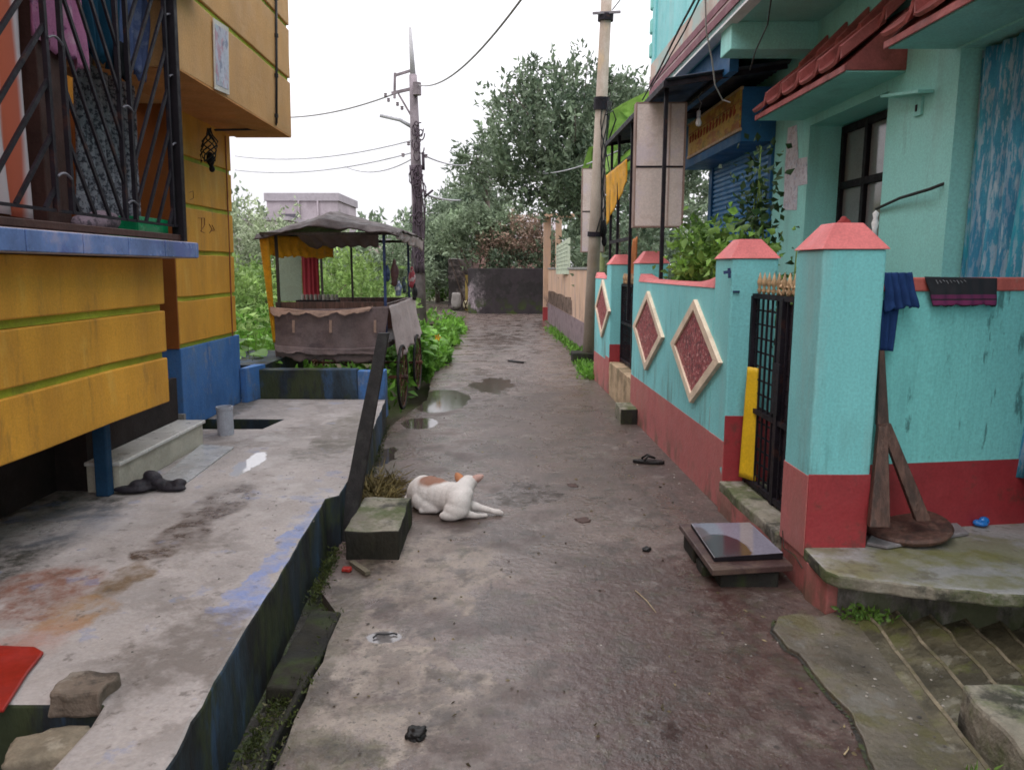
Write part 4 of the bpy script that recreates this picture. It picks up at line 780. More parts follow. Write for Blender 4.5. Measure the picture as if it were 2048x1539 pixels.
plank(AY(1764,850,3.60),AY(1762,700,3.66),.06,.025,.03).build('leg',mWoodR,t,bevel=.004)
q=[AY(1735,1085,0),0]; pl=[G(1733,1086,.255),G(1775,1094,.255),G(1938,1066,.255),G(1900,1036,.255),G(1760,1040,.255)]
o=MB().prism([(p.x,p.y) for p in pl],.245,.262).build('floor_mat',mat('grey_mat',(.22,.20,.21),.8,.2,5,.3),bevel=.004); tag(o,'grey flat board lying under the upturned wooden stand','board')
c=G(1962,1050,.25)
o=lump('crumpled_bag',[((c.x-.02,c.y,.265),(.025,.02,.018)),((c.x+.02,c.y+.01,.27),(.028,.022,.026)),((c.x+.0,c.y-.01,.262),(.03,.02,.014))],mPlasB,voxel=.005,smooth=1); tag(o,'crumpled bright blue plastic bag on the yard floor','plastic bag')
for k,(u,v) in enumerate(((1690,450),)):
    o=lump('red_flower',[(AY(1688,452,3.68)+Vector((dx,dy,dz)),(.018,.018,.02)) for dx,dy,dz in((0,0,0),(.02,.01,.015),(-.02,0,.01),(.0,.01,.03))],mat('dull_red_cloth',(.22,.03,.03),.8),voxel=.006); tag(o,'dull red knotted rag on top of the nearest pillar','rag')
# ================================================================ TEAL HOUSE
XF=2.75
th=thing('teal_house','two storey teal house with red tiled awnings on the right of the lane','house',(3,6,.24))
b=MB().box(XF,3.6,6.55,7.32,.2,3.7,fR).box(XF,3.6,4.53,5.30,.2,3.7,fR).box(XF,3.6,5.30,6.55,2.80,3.7,fR).box(XF,3.6,5.30,6.55,.2,1.25,fR).box(XF,3.6,-1,4.53,2.86,3.7,fR).box(XF,3.6,-1,3.2,.2,2.86,fR)
b.build('front_wall',mTealH,th)
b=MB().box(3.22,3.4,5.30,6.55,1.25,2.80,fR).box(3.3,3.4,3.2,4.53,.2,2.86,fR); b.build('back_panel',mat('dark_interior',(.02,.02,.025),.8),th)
b=MB().box(XF+.001,3.55,7.32,12,3.3,3.7,fR).box(3.6,8,-1,12,.2,6.5,fR); b.build('inner_wall',mTealD,th)
# window: frame, bars, panes
xw=3.02; wf=MB()
for y in(5.31,5.72,6.13,6.53): wf.box(xw,xw+.06,y-.025,y+.025,1.26,2.79,fR)
for z in(1.29,2.30,2.76): wf.box(xw+.003,xw+.055,5.32,6.52,z-.03,z+.03,fR)
w=wf.build('window',mMetB2,th,bevel=.004)
for i in range(3):
    y=5.345+.41*i+.0
    for z0,z1 in((1.32,2.27),(2.33,2.73)): MB().box(xw+.03,xw+.035,y,y+.34,z0,z1,fR).build('pane',mGlass,w)
b=MB()
for k in range(1,9): b.bar(fR(xw-.05,5.3+1.25*k/9,1.26),fR(xw-.05,5.3+1.25*k/9,2.79),.010,.010) if k in(3,6) else None

# tiled awnings
def awning(y0,y1,zb,far_open=True):
    a=MB(); xf=2.35; xb=XF
    f=lambda x,y,z: fR(x,y,z)
    a.hexa([f(xf,y0,zb),f(xb,y0,zb),f(xb,y1,zb),f(xf,y1,zb)],[f(xf,y0,zb+.035),f(xb,y0,zb+.40),f(xb,y1,zb+.40),f(xf,y1,zb+.035)])
    aw=a.build('awning',mTileR,th,bevel=.004)
    MB().hexa([f(xf+.01,y0+.01,zb-.012),f(xb,y0+.01,zb-.012),f(xb,y1-.01,zb-.012),f(xf+.01,y1-.01,zb-.012)],[f(xf+.01,y0+.01,zb-.001),f(xb,y0+.01,zb-.001),f(xb,y1-.01,zb-.001),f(xf+.01,y1-.01,zb-.001)]).build('soffit',mTealD,aw)
    n=int(round((y1-y0)/.36)); w=(y1-y0)/n
    MB().box(xf-.012,xf+.0,y0-.01,y1+.01,zb-.01,zb+.032,f).build('fascia',mTileR,aw,bevel=.003)
    for row,(xa,xz,za,zz) in enumerate(((xf-.035,xf+.24,.04,.26),(xf+.19,xb+.0,.25,.46))):
        for i in range(n):
            ya=y0+i*w-(.10 if row else 0)
            # an interlocking tile: its near edge stands up over the neighbour
            b=MB(); prof=[(0,.03),(.006,.10),(.022,.105),(.05,.055),(.09,.022),(w*.55,.014),(w*.88,.016),(w*1.0,.03)]
            vs=[]
            for (dy,dz) in prof:
                for sx,sz in((xa,za),(xz,zz)): vs.append(f(sx,ya+dy,zb+sz+dz))
            m=len(prof); b.add(vs,[(2*k,2*k+1,2*k+3,2*k+2) for k in range(m-1)])
            b.build('roof_tile',mTileR,aw,solid=.022)
    return aw
awning(5.10,6.72,2.885); awning(2.2,4.60,2.885)
# shelf bracket and socket between window and door
MB().hexa([S(1790,196,XF,KR),S(1868,186,XF,KR),S(1868,186,XF,KR)+Vector((-.10,0,0)),S(1790,196,XF,KR)+Vector((-.10,0,0))],[p+Vector((0,0,.02)) for p in(S(1790,196,XF,KR),S(1868,186,XF,KR),S(1868,186,XF,KR)+Vector((-.10,0,0)),S(1790,196,XF,KR)+Vector((-.10,0,0)))]).build('wall_shelf',mTealH,th,bevel=.003)
p=S(1838,213,XF,KR); MB().box(0,.02,-.05,.03,-.06,.05,lambda x,y,z:p+Vector((x-.015,y,z))).build('socket',mTealD,th,bevel=.003)
MB().box(0,.01,-.01,.01,-.03,.01,lambda x,y,z:p+Vector((x-.02,y,z))).build('socket_slot',mMetB2,th)
# torn papers pasted on the far panel
def paper(pts,label):
    q=[S(u,v,XF-.004,KR) for u,v in pts]; o=MB().prism_dir(q,(.003,0,0)).build('pasted_paper',mPaper); tag(o,label,'paper')
paper([(1576,256),(1593,250),(1597,330),(1593,420),(1566,420),(1570,330)],'tall strip of torn pink and white paper pasted on the teal wall')
paper([(1592,318),(1614,314),(1614,368),(1595,372)],'small square of white paper beside the tall paper strip')
# curtain in the doorway, door frame
mDC=mat('blue_patterned_curtain',(.07,.32,.46),.85,.15,4,.2,80,[((.45,.56,.64),34,.50,.58,.75),((.03,.16,.32),5,.50,.64,.5),((.03,.42,.50),3,.54,.66,.6),((.55,.68,.72),9,.62,.72,.7)],.15,trans=.1,stretch=(1,1.6,.22))
o=sheet('door_curtain',fR(2.86,3.2,2.84),fR(2.86,4.51,2.84),fR(2.84,3.2,.5),fR(2.84,4.51,.5),mDC,nu=120,nv=20,amp=.035,folds=11,open_=.8); tag(o,'blue and white patterned curtain filling the doorway at the right edge','curtain')
b=MB().tube([S(1752,418,XF-.02,KR),S(1800,396,XF-.04,KR),S(1860,378,XF-.06,KR),S(1932,350,XF+.1,KR)],.010,8).build('drip_hose',mRope,smooth=True); tag(b,'black hose strung across the teal wall to the curtained door','hose')
o=MB().lathe([(.018,0),(.014,.05),(.022,.09),(.012,.12),(.02,.15),(.0,.17)],S(1748,475,XF-.3,KR),12).build('tap',mWhite,smooth=True); tag(o,'small white tap at the end of the black hose','tap')
# upper floor: slab, fascia bands, parapet, beam
XS=1.98
b=MB().box(XS,XF+.9,-1,9.38,3.62,3.70,fR).build('balcony_slab',mTealD,th)
bd=[('.62',.20,(.20,.56,.57))]
for k,(z0,z1,m,dx) in enumerate(((3.60,3.66,mWhite,0),(3.66,3.73,mat('maroon_band',(.20,.08,.10),.7,.15,5),-.012),(3.73,3.76,mat('pale_band',(.48,.36,.36),.7,.1,5),-.004),(3.76,3.83,mat('maroon_band',(.20,.08,.10)),-.012),(3.83,4.02,mat('faded_peach_band',(.52,.40,.34),.7,.15,3,.2,40,[((.35,.5,.48),2,.45,.6,.8)]),0))):
    MB().box(XS+dx,XS+.1,-1,9.39+.002*k,z0+.001,z1-.0005,fR).build('fascia_band',m,th)
MB().box(XS+.02,XS+.12,-1,9.37,4.02,6.5,fR).build('parapet',mTeal,th); MB().box(XS+.0,3.6,9.2,9.37,4.02,6.5,fR).build('end_wall',mTeal,th)
b=MB()
for k in range(9): b.box(XS-.02,XS+.12,9.34,9.44,4.1+.27*k,4.27+.27*k,fR)
b.build('corner_quoins',mTealD,th,bevel=.02)
MB().box(XS+.05,XF+.1,6.5,6.78,3.40,3.62,fR).build('beam',mTealH,th,bevel=.008)
MB().box(2.12,2.2,6.80,9.3,3.30,3.618,fR).build('shop_fascia',mShopB,th)
# shop shutter, housing
sh=MB(); zs=.5
zz=.5; b=MB()
while zz<2.76:
    b.add([fR(XF+.02,7.32,zz),fR(XF+.02,9.3,zz),fR(XF-.008,9.3,zz+.025),fR(XF-.008,7.32,zz+.025),fR(XF-.008,9.3,zz+.05),fR(XF-.008,7.32,zz+.05),fR(XF+.02,9.3,zz+.068),fR(XF+.02,7.32,zz+.053)],[(0,1,2,3),(3,2,4,5),(5,4,6,7)]); zz+=.055
b.build('roller_shutter',mShut,th)
MB().box(XF-.03,XF+.05,7.322,7.40,.4,2.8,fR).build('shutter_frame',mShopB,th,bevel=.004); MB().box(XF-.03,XF+.05,9.22,9.34,.4,2.8,fR).build('shutter_frame',mShopB,th,bevel=.004)
MB().box(2.42,3.2,7.322,9.4,2.80,3.298,fR).build('shutter_housing',mShopB,th,bevel=.006)
MB().box(XF+.03,3.2,7.33,9.3,.2,2.78,fR).build('shop_inner',mMetB2,th)
sgm=mat('yellow_sign_skin',(.50,.30,.06),.6,.1,3,.05,30,[((.35,.09,.03),5,.50,.60,.75),((.14,.16,.05),8,.57,.64,.5)],stretch=(1,.7,1.6))
sg=thing('shop_sign','faded yellow and red painted shop sign on the blue shop front','sign',tuple(fR(2.41,8.2,2.9)))
MB().box(2.400,2.415,7.32,9.15,2.92,3.27,fR).build('sign_face',sgm,sg); MB().box(2.395,2.4195,7.30,9.17,3.2705,3.295,fR).box(2.395,2.4195,7.30,9.17,2.895,2.9195,fR).build('sign_border',mGold,sg)
b=MB(); rd=random.Random(8)
for k in range(15):  # worn lettering, too faded to read
    y=7.45+k*.112; z=3.05
    b.bar(fR(2.398,y,z+.11),fR(2.398,y+.08,z+.11),.014,.004)
    b.tube([fR(2.397,y+.02+.03*math.sin(q),z+.055+.045*math.cos(q+rd.random())) for q in(0,1.2,2.4,3.6,4.8)],.007,5)
b.build('lettering',mat('worn_red_lettering',(.30,.06,.03),.7,.3,9),sg)
# tin roof on posts
tr=thing('tin_canopy','lean-to canopy of dark corrugated tin on thin black posts over the wall','canopy',(1.9,8.6,1.4))
b=MB(); n=64; vs=[]
for j in range(n+1):
    y=6.95+(10.3-6.95)*j/n; q=.012*math.cos(j*math.pi)
    a=fR(1.60,y,3.27+q-.0*j); c=fR(2.72,y,3.43+q); vs+=[a,c]
b.add(vs,[(2*j,2*j+1,2*j+3,2*j+2) for j in range(n)]); b.build('tin_sheet',mTin,tr,solid=.006)
MB().bar(fR(1.60,6.95,3.235),fR(1.60,10.3,3.235),.03,.05).bar(fR(1.60,7.0,3.235),fR(2.7,7.0,3.395),.03,.04).bar(fR(1.60,8.6,3.23),fR(2.7,8.6,3.39),.03,.04).bar(fR(1.60,10.2,3.23),fR(2.7,10.2,3.39),.03,.04).bar(fR(2.1,7,3.30),fR(2.1,10.2,3.30),.03,.03).build('rafters',mMetB,tr)
for x,y,zb in((1.66,7.15,1.3),(1.66,8.75,1.0),(1.66,9.6,1.0),(1.66,10.15,1.0)): MB().bar(fR(x,y,zb),fR(x,y,3.24),.034,.034).build('post',mMetB,tr)
MB().bar(fR(1.66,8.75,2.87),fR(1.66,10.15,2.87),.03,.04).bar(fR(1.66,8.75,1.95),fR(1.66,10.15,1.95),.03,.04).build('cross_rail',mMetB,tr)
o=sheet('yellow_tarpaulin',fR(1.64,8.95,2.87),fR(1.64,10.5,2.87),fR(1.66,9.0,2.62),fR(1.66,10.5,2.2),mYTarp,nu=20,nv=16,amp=.01,folds=3); tag(o,'yellow tarpaulin hung between the black canopy posts','tarpaulin')
o=sheet('orange_cloth',fR(1.80,9.0,1.98),fR(1.80,9.35,1.95),fR(1.78,9.0,1.3),fR(1.78,9.35,1.35),mat('orange_brown_cloth',(.42,.15,.05),.8,.2,5,.2),nu=14,nv=14,amp=.03,folds=2); tag(o,'orange brown cloth hanging behind the big blank sign','cloth')
# blank back-lit style board hung from the canopy post
def board(name,label,y,u0,u1,v0,v1,edge_right,mid=True):
    t=thing(name,label,'sign board',tuple(AY((u0+u1)/2,v1,y)))
    a,b_=AY(u0,v0,y),AY(u1,v1,y); x0,x1,z1,z0=a.x,b_.x,a.z,b_.z
    MB().box(x0,x1,y,y+.12,z0,z1).build('panel',mBoard,t,bevel=.004)
    MB().box(x0-.012,x0,y-.004,y+.124,z0-.012,z1+.012).box(x1,x1+.02,y-.004,y+.124,z0-.012,z1+.012).box(x0,x1,y-.004,y+.124,z0-.012,z0-.0005).box(x0,x1,y-.004,y+.124,z1+.0005,z1+.012).build('frame',mBoardE,t)
    zm=z0+(z1-z0)*.49
    if mid: MB().box(x0+.001,x1-.001,y-.006,y-.001,zm-.009,zm+.009).build('cross_strap',mMetB,t)
    MB().box(x0+(x1-x0)*.68,x0+(x1-x0)*.72,y-.004,y-.0008,z0+.002,z1-.002).build('upright_strip',mat('shade_strip',(.40,.30,.26),.7),t)
    return t
board('hanging_sign','large pale blank sign board behind a black post under the canopy',7.55,1275,1362,207,452,True)
board('hanging_sign','smaller pale blank sign board behind the concrete pole',12.95,1166,1206,338,503,True,True)
# bulb
t=thing('light_bulb','bare white bulb hanging on a wire under the tin canopy','light bulb',tuple(AY(1397,252,7.4)))
c=AY(1397,246,7.4); MB().lathe([(.0,-.035),(.022,-.025),(.030,0),(.022,.028),(.014,.045)],c,14).build('bulb',mWhite,t,smooth=True)
MB().lathe([(.018,.045),(.020,.05),(.018,.11),(.0,.115)],c,12).build('holder',mat('grey_bakelite',(.3,.3,.32),.5),t); MB().tube([c+Vector((0,0,.11)),c+Vector((.02,0,.18)),c+Vector((.01,.1,.26)),c+Vector((.05,.1,.31))],.004,6).build('wire',mCableG,t)
def wire(name,pts,r,m,label,cat='wire',sub=8,sag=0,parent=None):
    P=[]
    for p,q in zip(pts,pts[1:]):
        for k in range(sub): t_=k/sub; c=p.lerp(q,t_); c=c+Vector((0,0,-sag*4*t_*(1-t_))); P.append(c)
    P.append(pts[-1]); o=MB().tube(P,r,6).build(name,m,parent,smooth=True)
    if parent is None: tag(o,label,cat)
    return o
wire('cable',[AY(1410,-40,5.4),AY(1412,60,5.7),AY(1424,120,6.0),AY(1430,170,6.3),AY(1445,200,6.6),AY(1460,205,6.75)],.0055,mCableW,'pale wire hanging in a loop before the blue shop front')
wire('cable',[AY(1548,-40,4.6),AY(1535,50,4.9),AY(1512,100,5.6),AY(1500,140,6.4)],.005,mCable,'thin black wire dropping from the teal ceiling','wire')
wire('cable',[AY(1400,-20,5.0),AY(1360,55,6.0),AY(1318,140,7.4),AY(1285,200,9.0)],.009,mCable,'upper of two black cables slanting along the teal parapet')
wire('cable',[AY(1408,-20,5.0),AY(1370,60,6.0),AY(1330,130,7.2),AY(1300,180,8.6)],.007,mCable,'lower of two black cables slanting along the teal parapet')
# ================================================================ CONCRETE POLE AT THE WALL
pl=thing('utility_pole','tall round concrete pole with taped cables by the end of the teal wall','utility pole',(1.31,13.0,0))
A=G(1178,722); A=Vector((1.34,13.0,0)); B=AY(1216,-60,11.6)
B=Vector((B.x,12.4,AY(1216,-60,12.4).z)); B.x=AY(1216,-60,12.4).x
A=AY(1176,724,12.9); A.z=-.3
MB().tube([A,A.lerp(B,.5),B],.115,20,.085).build('shaft',mPole,pl,smooth=True)
def onp(v): # the shaft's centre at an image height
    for k in range(400):
        p=A.lerp(B,k/399); d=p-EYE; fy=d.y*cp-d.z*sp; uy=d.y*sp+d.z*cp
        if CY-F*uy/fy<v: return p
    return B
dr=(B-A).normalized()
for v,h in((36,.10),(212,.14),(200,.05),(470,.08)):
    p=onp(v); MB().tube([p-dr*h/2,p+dr*h/2],.125,18).build('band',mMetB,pl)
p=onp(465); lump('meter_box',[(p+Vector((.13,-.05,.05)),(.07,.05,.16)),(p+Vector((.16,0,-.15)),(.05,.05,.1))],mMetB2,pl,voxel=.02)
b=MB()
for k in range(6):
    pts=[onp(v)+Vector((.09+.02*k*math.sin(v/40+k),-.11,.0)) for v in range(205,470,22)]; b.tube(pts,.008+.002*(k%2),5)
b.tube([onp(235)+Vector((.05,-.14,0)),onp(225)+Vector((.18,-.1,0)),onp(240)+Vector((.25,0,0)),onp(300)+Vector((.10,-.05,0))],.012,6)
b.build('cable_run',mCable,pl,smooth=True)
p=onp(32); MB().bar(p+Vector((-.22,-.1,0)),p+Vector((.22,-.1,.02)),.035).build('bracket',mPoleF,pl); 
wire('cable',[onp(22)+Vector((.1,0,0)),Vector((2.6,10.5,6.55))],.010,mCableG,'grey cable running from the concrete pole to the teal house')
# foot block of the pole
o=rough_box('pole_footing',1.05,1.45,12.7,13.1,-.1,.16,mConcD,amp=.02); tag(o,'dark mossy footing round the concrete pole','footing')
# ================================================================ PEACH WALL AND GATE POSTS
pw=thing('peach_wall','stained peach plaster wall with purple base along the far right of the lane','wall',(1.3,19,0))
a0=Vector((1.40,13.6,0)); a1=Vector((1.10,22.6,0)); 
def along(p,q,w,z0,z1,name,m,parent,**k):
    d=(q-p).normalized(); s=Vector((d.y,-d.x,0))*w; return MB().prism([tuple((p)[:2]),tuple((q)[:2]),tuple((q+s)[:2]),tuple((p+s)[:2])],z0,z1).build(name,m,parent,**k)
w=along(a0,a1,.16,-.1,1.58,'wall_panel',mPeach,pw,bevel=.01); d=Vector((-.012,0,0)); along(a0+d,a1+d,.05,-.1,.58,'dado',mPurp,pw); along(a0+d*2,a1+d*2,.22,1.581,1.63,'coping',mConcG,pw,bevel=.01)
# relief strip of small pickets on the wall foot
b=MB()
for k in range(34):
    t_=.30+.02*k; p=a0.lerp(a1,t_)+Vector((-.02,0,0)); b.box(p.x-.01,p.x+.02,p.y-.035,p.y+.035,.60,.92+.06*math.sin(k*1.7)**2)
b.build('picket_relief',mat('mould_pickets',(.16,.12,.10),.9,.4,5),pw)
gpst=thing('gate_post','tall peach gate post at the far end of the peach wall','gate post',(1.05,24,0))
MB().box(.98,1.20,23.2,23.5,-.1,3.15).build('shaft',mPeach,gpst,bevel=.01); MB().box(.97,1.21,23.19,23.51,-.1,.42).build('dado',mRed,gpst); MB().box(1.32,1.50,22.7,22.9,-.1,3.2).build('second_shaft',mPeach,gpst,bevel=.01)
MB().box(.95,1.9,23.0,23.5,3.16,3.26).build('lintel',mPeach,gpst)
o=thing('notice_board','pale green notice board fixed above the peach wall','board',(1.35,19,1.6)); q=[AY(1112,492,18.2),AY(1138,475,16.9),AY(1138,548,16.9),AY(1112,548,18.2)]
MB().prism_dir(q,(.03,0,0)).build('panel',mat('pale_green_board',(.50,.55,.42),.7,.1,2,.1,30,[((.35,.4,.33),6,.5,.6,.5)]),o)
b=MB(); 
for r_i in range(7):
    for k in range(5):
        f_=.08+.17*k; p=q[0].lerp(q[1],f_).lerp(q[3].lerp(q[2],f_),.12+.12*r_i); e=q[0].lerp(q[1],f_+.11).lerp(q[3].lerp(q[2],f_+.11),.12+.12*r_i); b.bar(p+Vector((-.006,0,0)),e+Vector((-.006,0,0)),.022,.003)
b.build('faded_lines',mat('faded_board_ink',(.30,.36,.30),.8),o)
# ================================================================ DARK CURVED WALL AND RUINS
dk=MB(); P=[(-1.55,27.2),(-1.9,28.4),(-1.35,27.0),(-.6,26.85),(.4,26.8),(1.3,26.9)]
poly=[(1.35,26.75),(.4,26.65),(-.6,26.7),(-1.25,26.9),(-1.62,27.4),(-1.66,28.4),(-1.5,28.4),(-1.42,27.6),(-1.1,27.15),(-.6,27.0),(.4,26.95),(1.35,27.0)]
dk=MB().prism(poly,-.1,1.62).build('wall_panel',mMould,None,bevel=.02); dk.name='compound_wall'; tag(dk,'low mould-blackened wall curving round where the lane bends left','wall')
o=rough_box('ruined_wall',-2.65,-1.62,31,31.3,-.1,2.0,mat('blotched_wall',(.22,.18,.18),.9,.25,2,.4,20,[(BLK,1.4,.42,.6,.8),((.40,.35,.33),2,.58,.7,.6)]),amp=.04,cell=.2,sc=3); tag(o,'blotched grey wall stump beyond the lane bend','wall')
o=rough_box('yellow_gate_post',-1.92,-1.75,30.6,30.9,-.1,1.35,mat('yellow_ochre_post',(.45,.33,.10),.8,.2,4),amp=.02,cell=.15); tag(o,'short ochre post in front of the blotched wall stump','post')
o=stone('white_sack',(-2.28,30.4,.32),(.22,.2,.38),mat('white_sack',(.34,.31,.29),.8,.1,4),5,'white sack standing against the blotched wall stump'); o['category']='sack'
o=stone('pale_boulder',(-1.75,30.1,.16),(.25,.2,.2),mat('pale_yellow_rock',(.5,.44,.28),.8,.2,4),7,'pale yellowish rock in front of the ochre post')
o=rough_box('pink_gate_pillar',-1.60,-1.35,30.5,30.8,-.1,2.45,mat('faded_pink_plaster',(.40,.27,.26),.9,.2,3),amp=.03,cell=.15); tag(o,'faded pink pillar rising over the black curved wall','pillar')
hz=thing('pink_cottage','faded pink cottage half hidden by bushes behind the black wall','house',(.2,34,0)); MB().box(-1.6,1.9,33.5,36,-.1,3.0).build('wall',mat('cottage_pink',(.38,.22,.20),.9,.2,1,.2,20,[((.2,.14,.13),1,.5,.7,.6)]),hz); MB().hexa([(-1.9,33.2,2.95),(2.2,33.2,2.95),(2.2,36.3,2.95),(-1.9,36.3,2.95)],[(-1.9,34.7,3.9),(2.2,34.7,3.9),(2.2,34.8,3.9),(-1.9,34.8,3.9)]).build('roof',mat('cottage_roof',(.28,.25,.26),.8,.2,2),hz)
MB().bar((-.3,33.45,.5),(-.3,33.45,2.3),.06).bar((.1,33.45,.5),(.1,33.45,2.3),.06).build('window_frame',mWhite,hz)
# temple-like pale tower between trunks
o=rough_box('pale_tower',-1.6,-1.0,38,38.6,-.1,6.4,mat('pale_lilac_plaster',(.48,.42,.46),.9,.15,1,.2,20,[((.28,.24,.26),1.2,.5,.66,.6)]),amp=.05,cell=.5,sc=1); tag(o,'pale lilac square tower rising behind the bushes','tower')
# ================================================================ FAR BUILDINGS ON THE LEFT
def far_block(name,label,x0,x1,y,d,z1,m,wins,par=.25,mw=None,cat='building'):
    t=thing(name,label,cat,((x0+x1)/2,y,-.3)); MB().box(x0,x1,y,y+d,-.3,z1).build('wall',m,t)
    MB().box(x0-.15,x1+.15,y-.15,y+d+.15,z1+.001,z1+par).build('roof',mat('roof_slab_grey',(.36,.33,.36),.85,.15,1,.2,10,[((.2,.18,.19),1,.5,.7,.6)]),t)
    for (a,b_,c,e) in wins:
        w=MB().box(a,b_,y-.05,y+.001,c,e).build('window',mat('far_window_dark',(.10,.09,.11),.5),t); MB().box(a-.1,b_+.1,y-.12,y-.051,c-.1,c-.01).build('sill',m,w)
    return t
mFb=mat('lilac_grey_render',(.40,.35,.38),.9,.12,.6,.2,6,[((.26,.22,.24),.8,.5,.7,.6)])
fb=far_block('apartment_block','grey concrete upper block of a house showing above the cart roof',-19.4,-13.8,60,7,6.9,mFb,[(-18.4,-16.9,5.2,5.9)],.6)
b=MB(); 
for x in(-16.9,-15.4): b.box(x,x+.12,59.8,59.95,4.5,6.9)
b.build('column',mFb,fb)
far_block('low_house','low greyish house behind the pale bushes left of the cart',-21.5,-15.5,52,6,4.9,mat('greenish_grey_render',(.36,.36,.31),.9,.15,.6,.2,6),[],.25,cat='house')
far_block('long_house','pale pink plaster house seen through the cart between the posts',-12.8,-6.9,42,6,3.1,mat('pale_pink_render',(.48,.40,.37),.9,.12,.8,.2,8),[(-10.4,-9.7,1.9,2.7),(-8.2,-7.9,1.9,2.6)],.15,cat='house')
# ================================================================ FAR UTILITY POLE
fp=thing('utility_pole','far weathered pole with cross arms and bunched cables beyond the cart','utility pole',(-2.5,20,0))
def FP(u,v,y=20): return AY(u,v,y)
MB().tube([FP(843,700),FP(832,330),FP(826,150)],.17,12,.10).build('shaft',mPoleF,fp,smooth=True); MB().tube([FP(826,152),FP(820,55)],.075,10,.04).build('pole_top',mPoleP,fp,smooth=True)
MB().tube([FP(848,700,20.1),FP(838,480,20.1),FP(830,330,20.1)],.12,10,.06).build('splice_post',mat('pale_far_post',(.42,.36,.33),.85,.2,3),fp,smooth=True)
MB().bar(FP(790,151),FP(826,140),.06).bar(FP(783,187),FP(834,175),.07).bar(FP(790,146),FP(789,197),.06).bar(FP(797,188),FP(825,236),.05).build('cross_arm',mPoleF,fp)
MB().lathe([(.0,-.16),(.11,-.15),(.11,.15),(.0,.16)],FP(834,178,19.85),12).build('junction_drum',mPoleF,fp)
MB().tube([FP(760,231),FP(800,240),FP(824,254)],.045,8,.05).build('lamp_arm',mat('pale_steel',(.4,.4,.42),.5),fp,smooth=True)
b=MB(); rd=random.Random(12)
for k in range(22):
    v0=rd.uniform(250,520); u0=830+rd.uniform(-6,14); r=rd.uniform(5,18); pts=[FP(u0+r*math.cos(q)*.6+k%3,v0+r*math.sin(q)*1.2,19.8) for q in np.linspace(0,rd.uniform(3,7),9)]; b.tube(pts,.018,5)
for k in range(14):
    u0=824+k*1.6; b.tube([FP(u0+4*math.sin(v/30+k)+ (v-330)*.02,v,19.82) for v in range(330,560,18)],.020,5)
b.bar(FP(846,305,19.9),FP(847,340,19.9),.07).bar(FP(848,395,19.9),FP(866,380,19.9),.05)
b.build('cable_bunch',mat('dark_cable_bunch',(.07,.05,.065),.7),fp,smooth=True)
for k,(u,v) in enumerate(((771,190),(777,200),(795,208),(804,216),(817,287),(806,310),(852,312),(850,385))): MB().lathe([(.02,-.05),(.05,-.03),(.03,0),(.05,.03),(.02,.05)],FP(u,v,19.9),8).build('insulator',mPoleF,fp)
wire('overhead_cable',[FP(836,170,19.9),AY(1060,-25,9.0)],.016,mCableG,'thick overhead cable rising from the far pole to the upper right','overhead cable',sag=.35,sub=24)
wire('overhead_cable',[FP(788,188,20),AY(560,235,24)],.020,mCableG,'overhead cable leaving the far pole to the upper left','overhead cable',sag=.15,sub=14)
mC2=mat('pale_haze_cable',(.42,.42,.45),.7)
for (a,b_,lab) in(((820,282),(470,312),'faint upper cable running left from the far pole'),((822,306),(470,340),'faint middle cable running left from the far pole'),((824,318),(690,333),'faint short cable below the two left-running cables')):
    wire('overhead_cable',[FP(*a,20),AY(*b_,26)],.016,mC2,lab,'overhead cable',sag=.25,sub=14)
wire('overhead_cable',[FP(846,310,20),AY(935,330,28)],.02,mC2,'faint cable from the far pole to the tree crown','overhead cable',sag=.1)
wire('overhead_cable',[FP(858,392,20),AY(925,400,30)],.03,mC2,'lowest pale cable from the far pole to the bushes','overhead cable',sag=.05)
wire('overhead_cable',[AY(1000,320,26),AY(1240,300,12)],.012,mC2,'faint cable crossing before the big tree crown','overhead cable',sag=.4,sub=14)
# ================================================================ VENDOR CART
ct=thing('vendor_cart','roofed wooden vendor cart wrapped in grey tarpaulin parked at the platform end','cart',(-1.95,9.1,0))
cx0,cx1,cy0,cy1,zb,zt=-2.62,-1.36,8.15,10.1,.69,1.20
MB().box(cx0,cx1,cy0,cy1,.74,.80).build('deck',mWood,ct,bevel=.006)
sheet('front_tarp',(cx0-.02,cy0-.04,zt-.02),(cx1+.02,cy0-.04,zt),(cx0+.02,cy0-.06,.64),(cx1-.08,cy0-.06,.58),mGTarp,ct,nu=70,nv=24,amp=.016,folds=3,rag=.04,seed=3,sag=.02)
# the folded pale top edge and the three tie strips
sheet('tarp_fold',(cx0-.02,cy0-.075,zt),(cx1-.15,cy0-.075,zt+.0),(cx0+.0,cy0-.10,zt-.07),(cx1-.2,cy0-.10,zt-.06),mTTrim,ct,nu=60,nv=8,amp=.016,folds=4,sag=.05,seed=8,rag=.05)
for u in(587,661,750): 
    p=AY(u,640,cy0-.105); q=AY(u,665,cy0-.105); MB().bar(p,q,.026,.008).build('tie_strip',mTTrim,ct)
sheet('tarp_hem',(cx0+.02,cy0-.085,.78),(cx1-.05,cy0-.085,.76),(cx0+.04,cy0-.11,.70),(cx1-.05,cy0-.09,.68),mGTarp,ct,nu=60,nv=6,amp=.016,folds=3,sag=.03,seed=12,rag=.03)
sheet('side_tarp',(cx1+.02,cy0-.07,zt),(cx1+.03,cy1+.02,zt+.03),(cx1+.10,cy0+.05,.58),(cx1+.10,cy1+.05,.72),mPTarp,ct,nu=50,nv=20,amp=.03,folds=3,rag=.08,seed=5)
sheet('back_tarp',(cx1,cy1+.02,1.16),(cx0,cy1+.02,1.16),(cx1,cy1+.03,.7),(cx0,cy1+.03,.7),mat('rusty_cart_board',(.10,.05,.04),.7,.2,4),ct,nu=20,nv=8,amp=.01,folds=2)
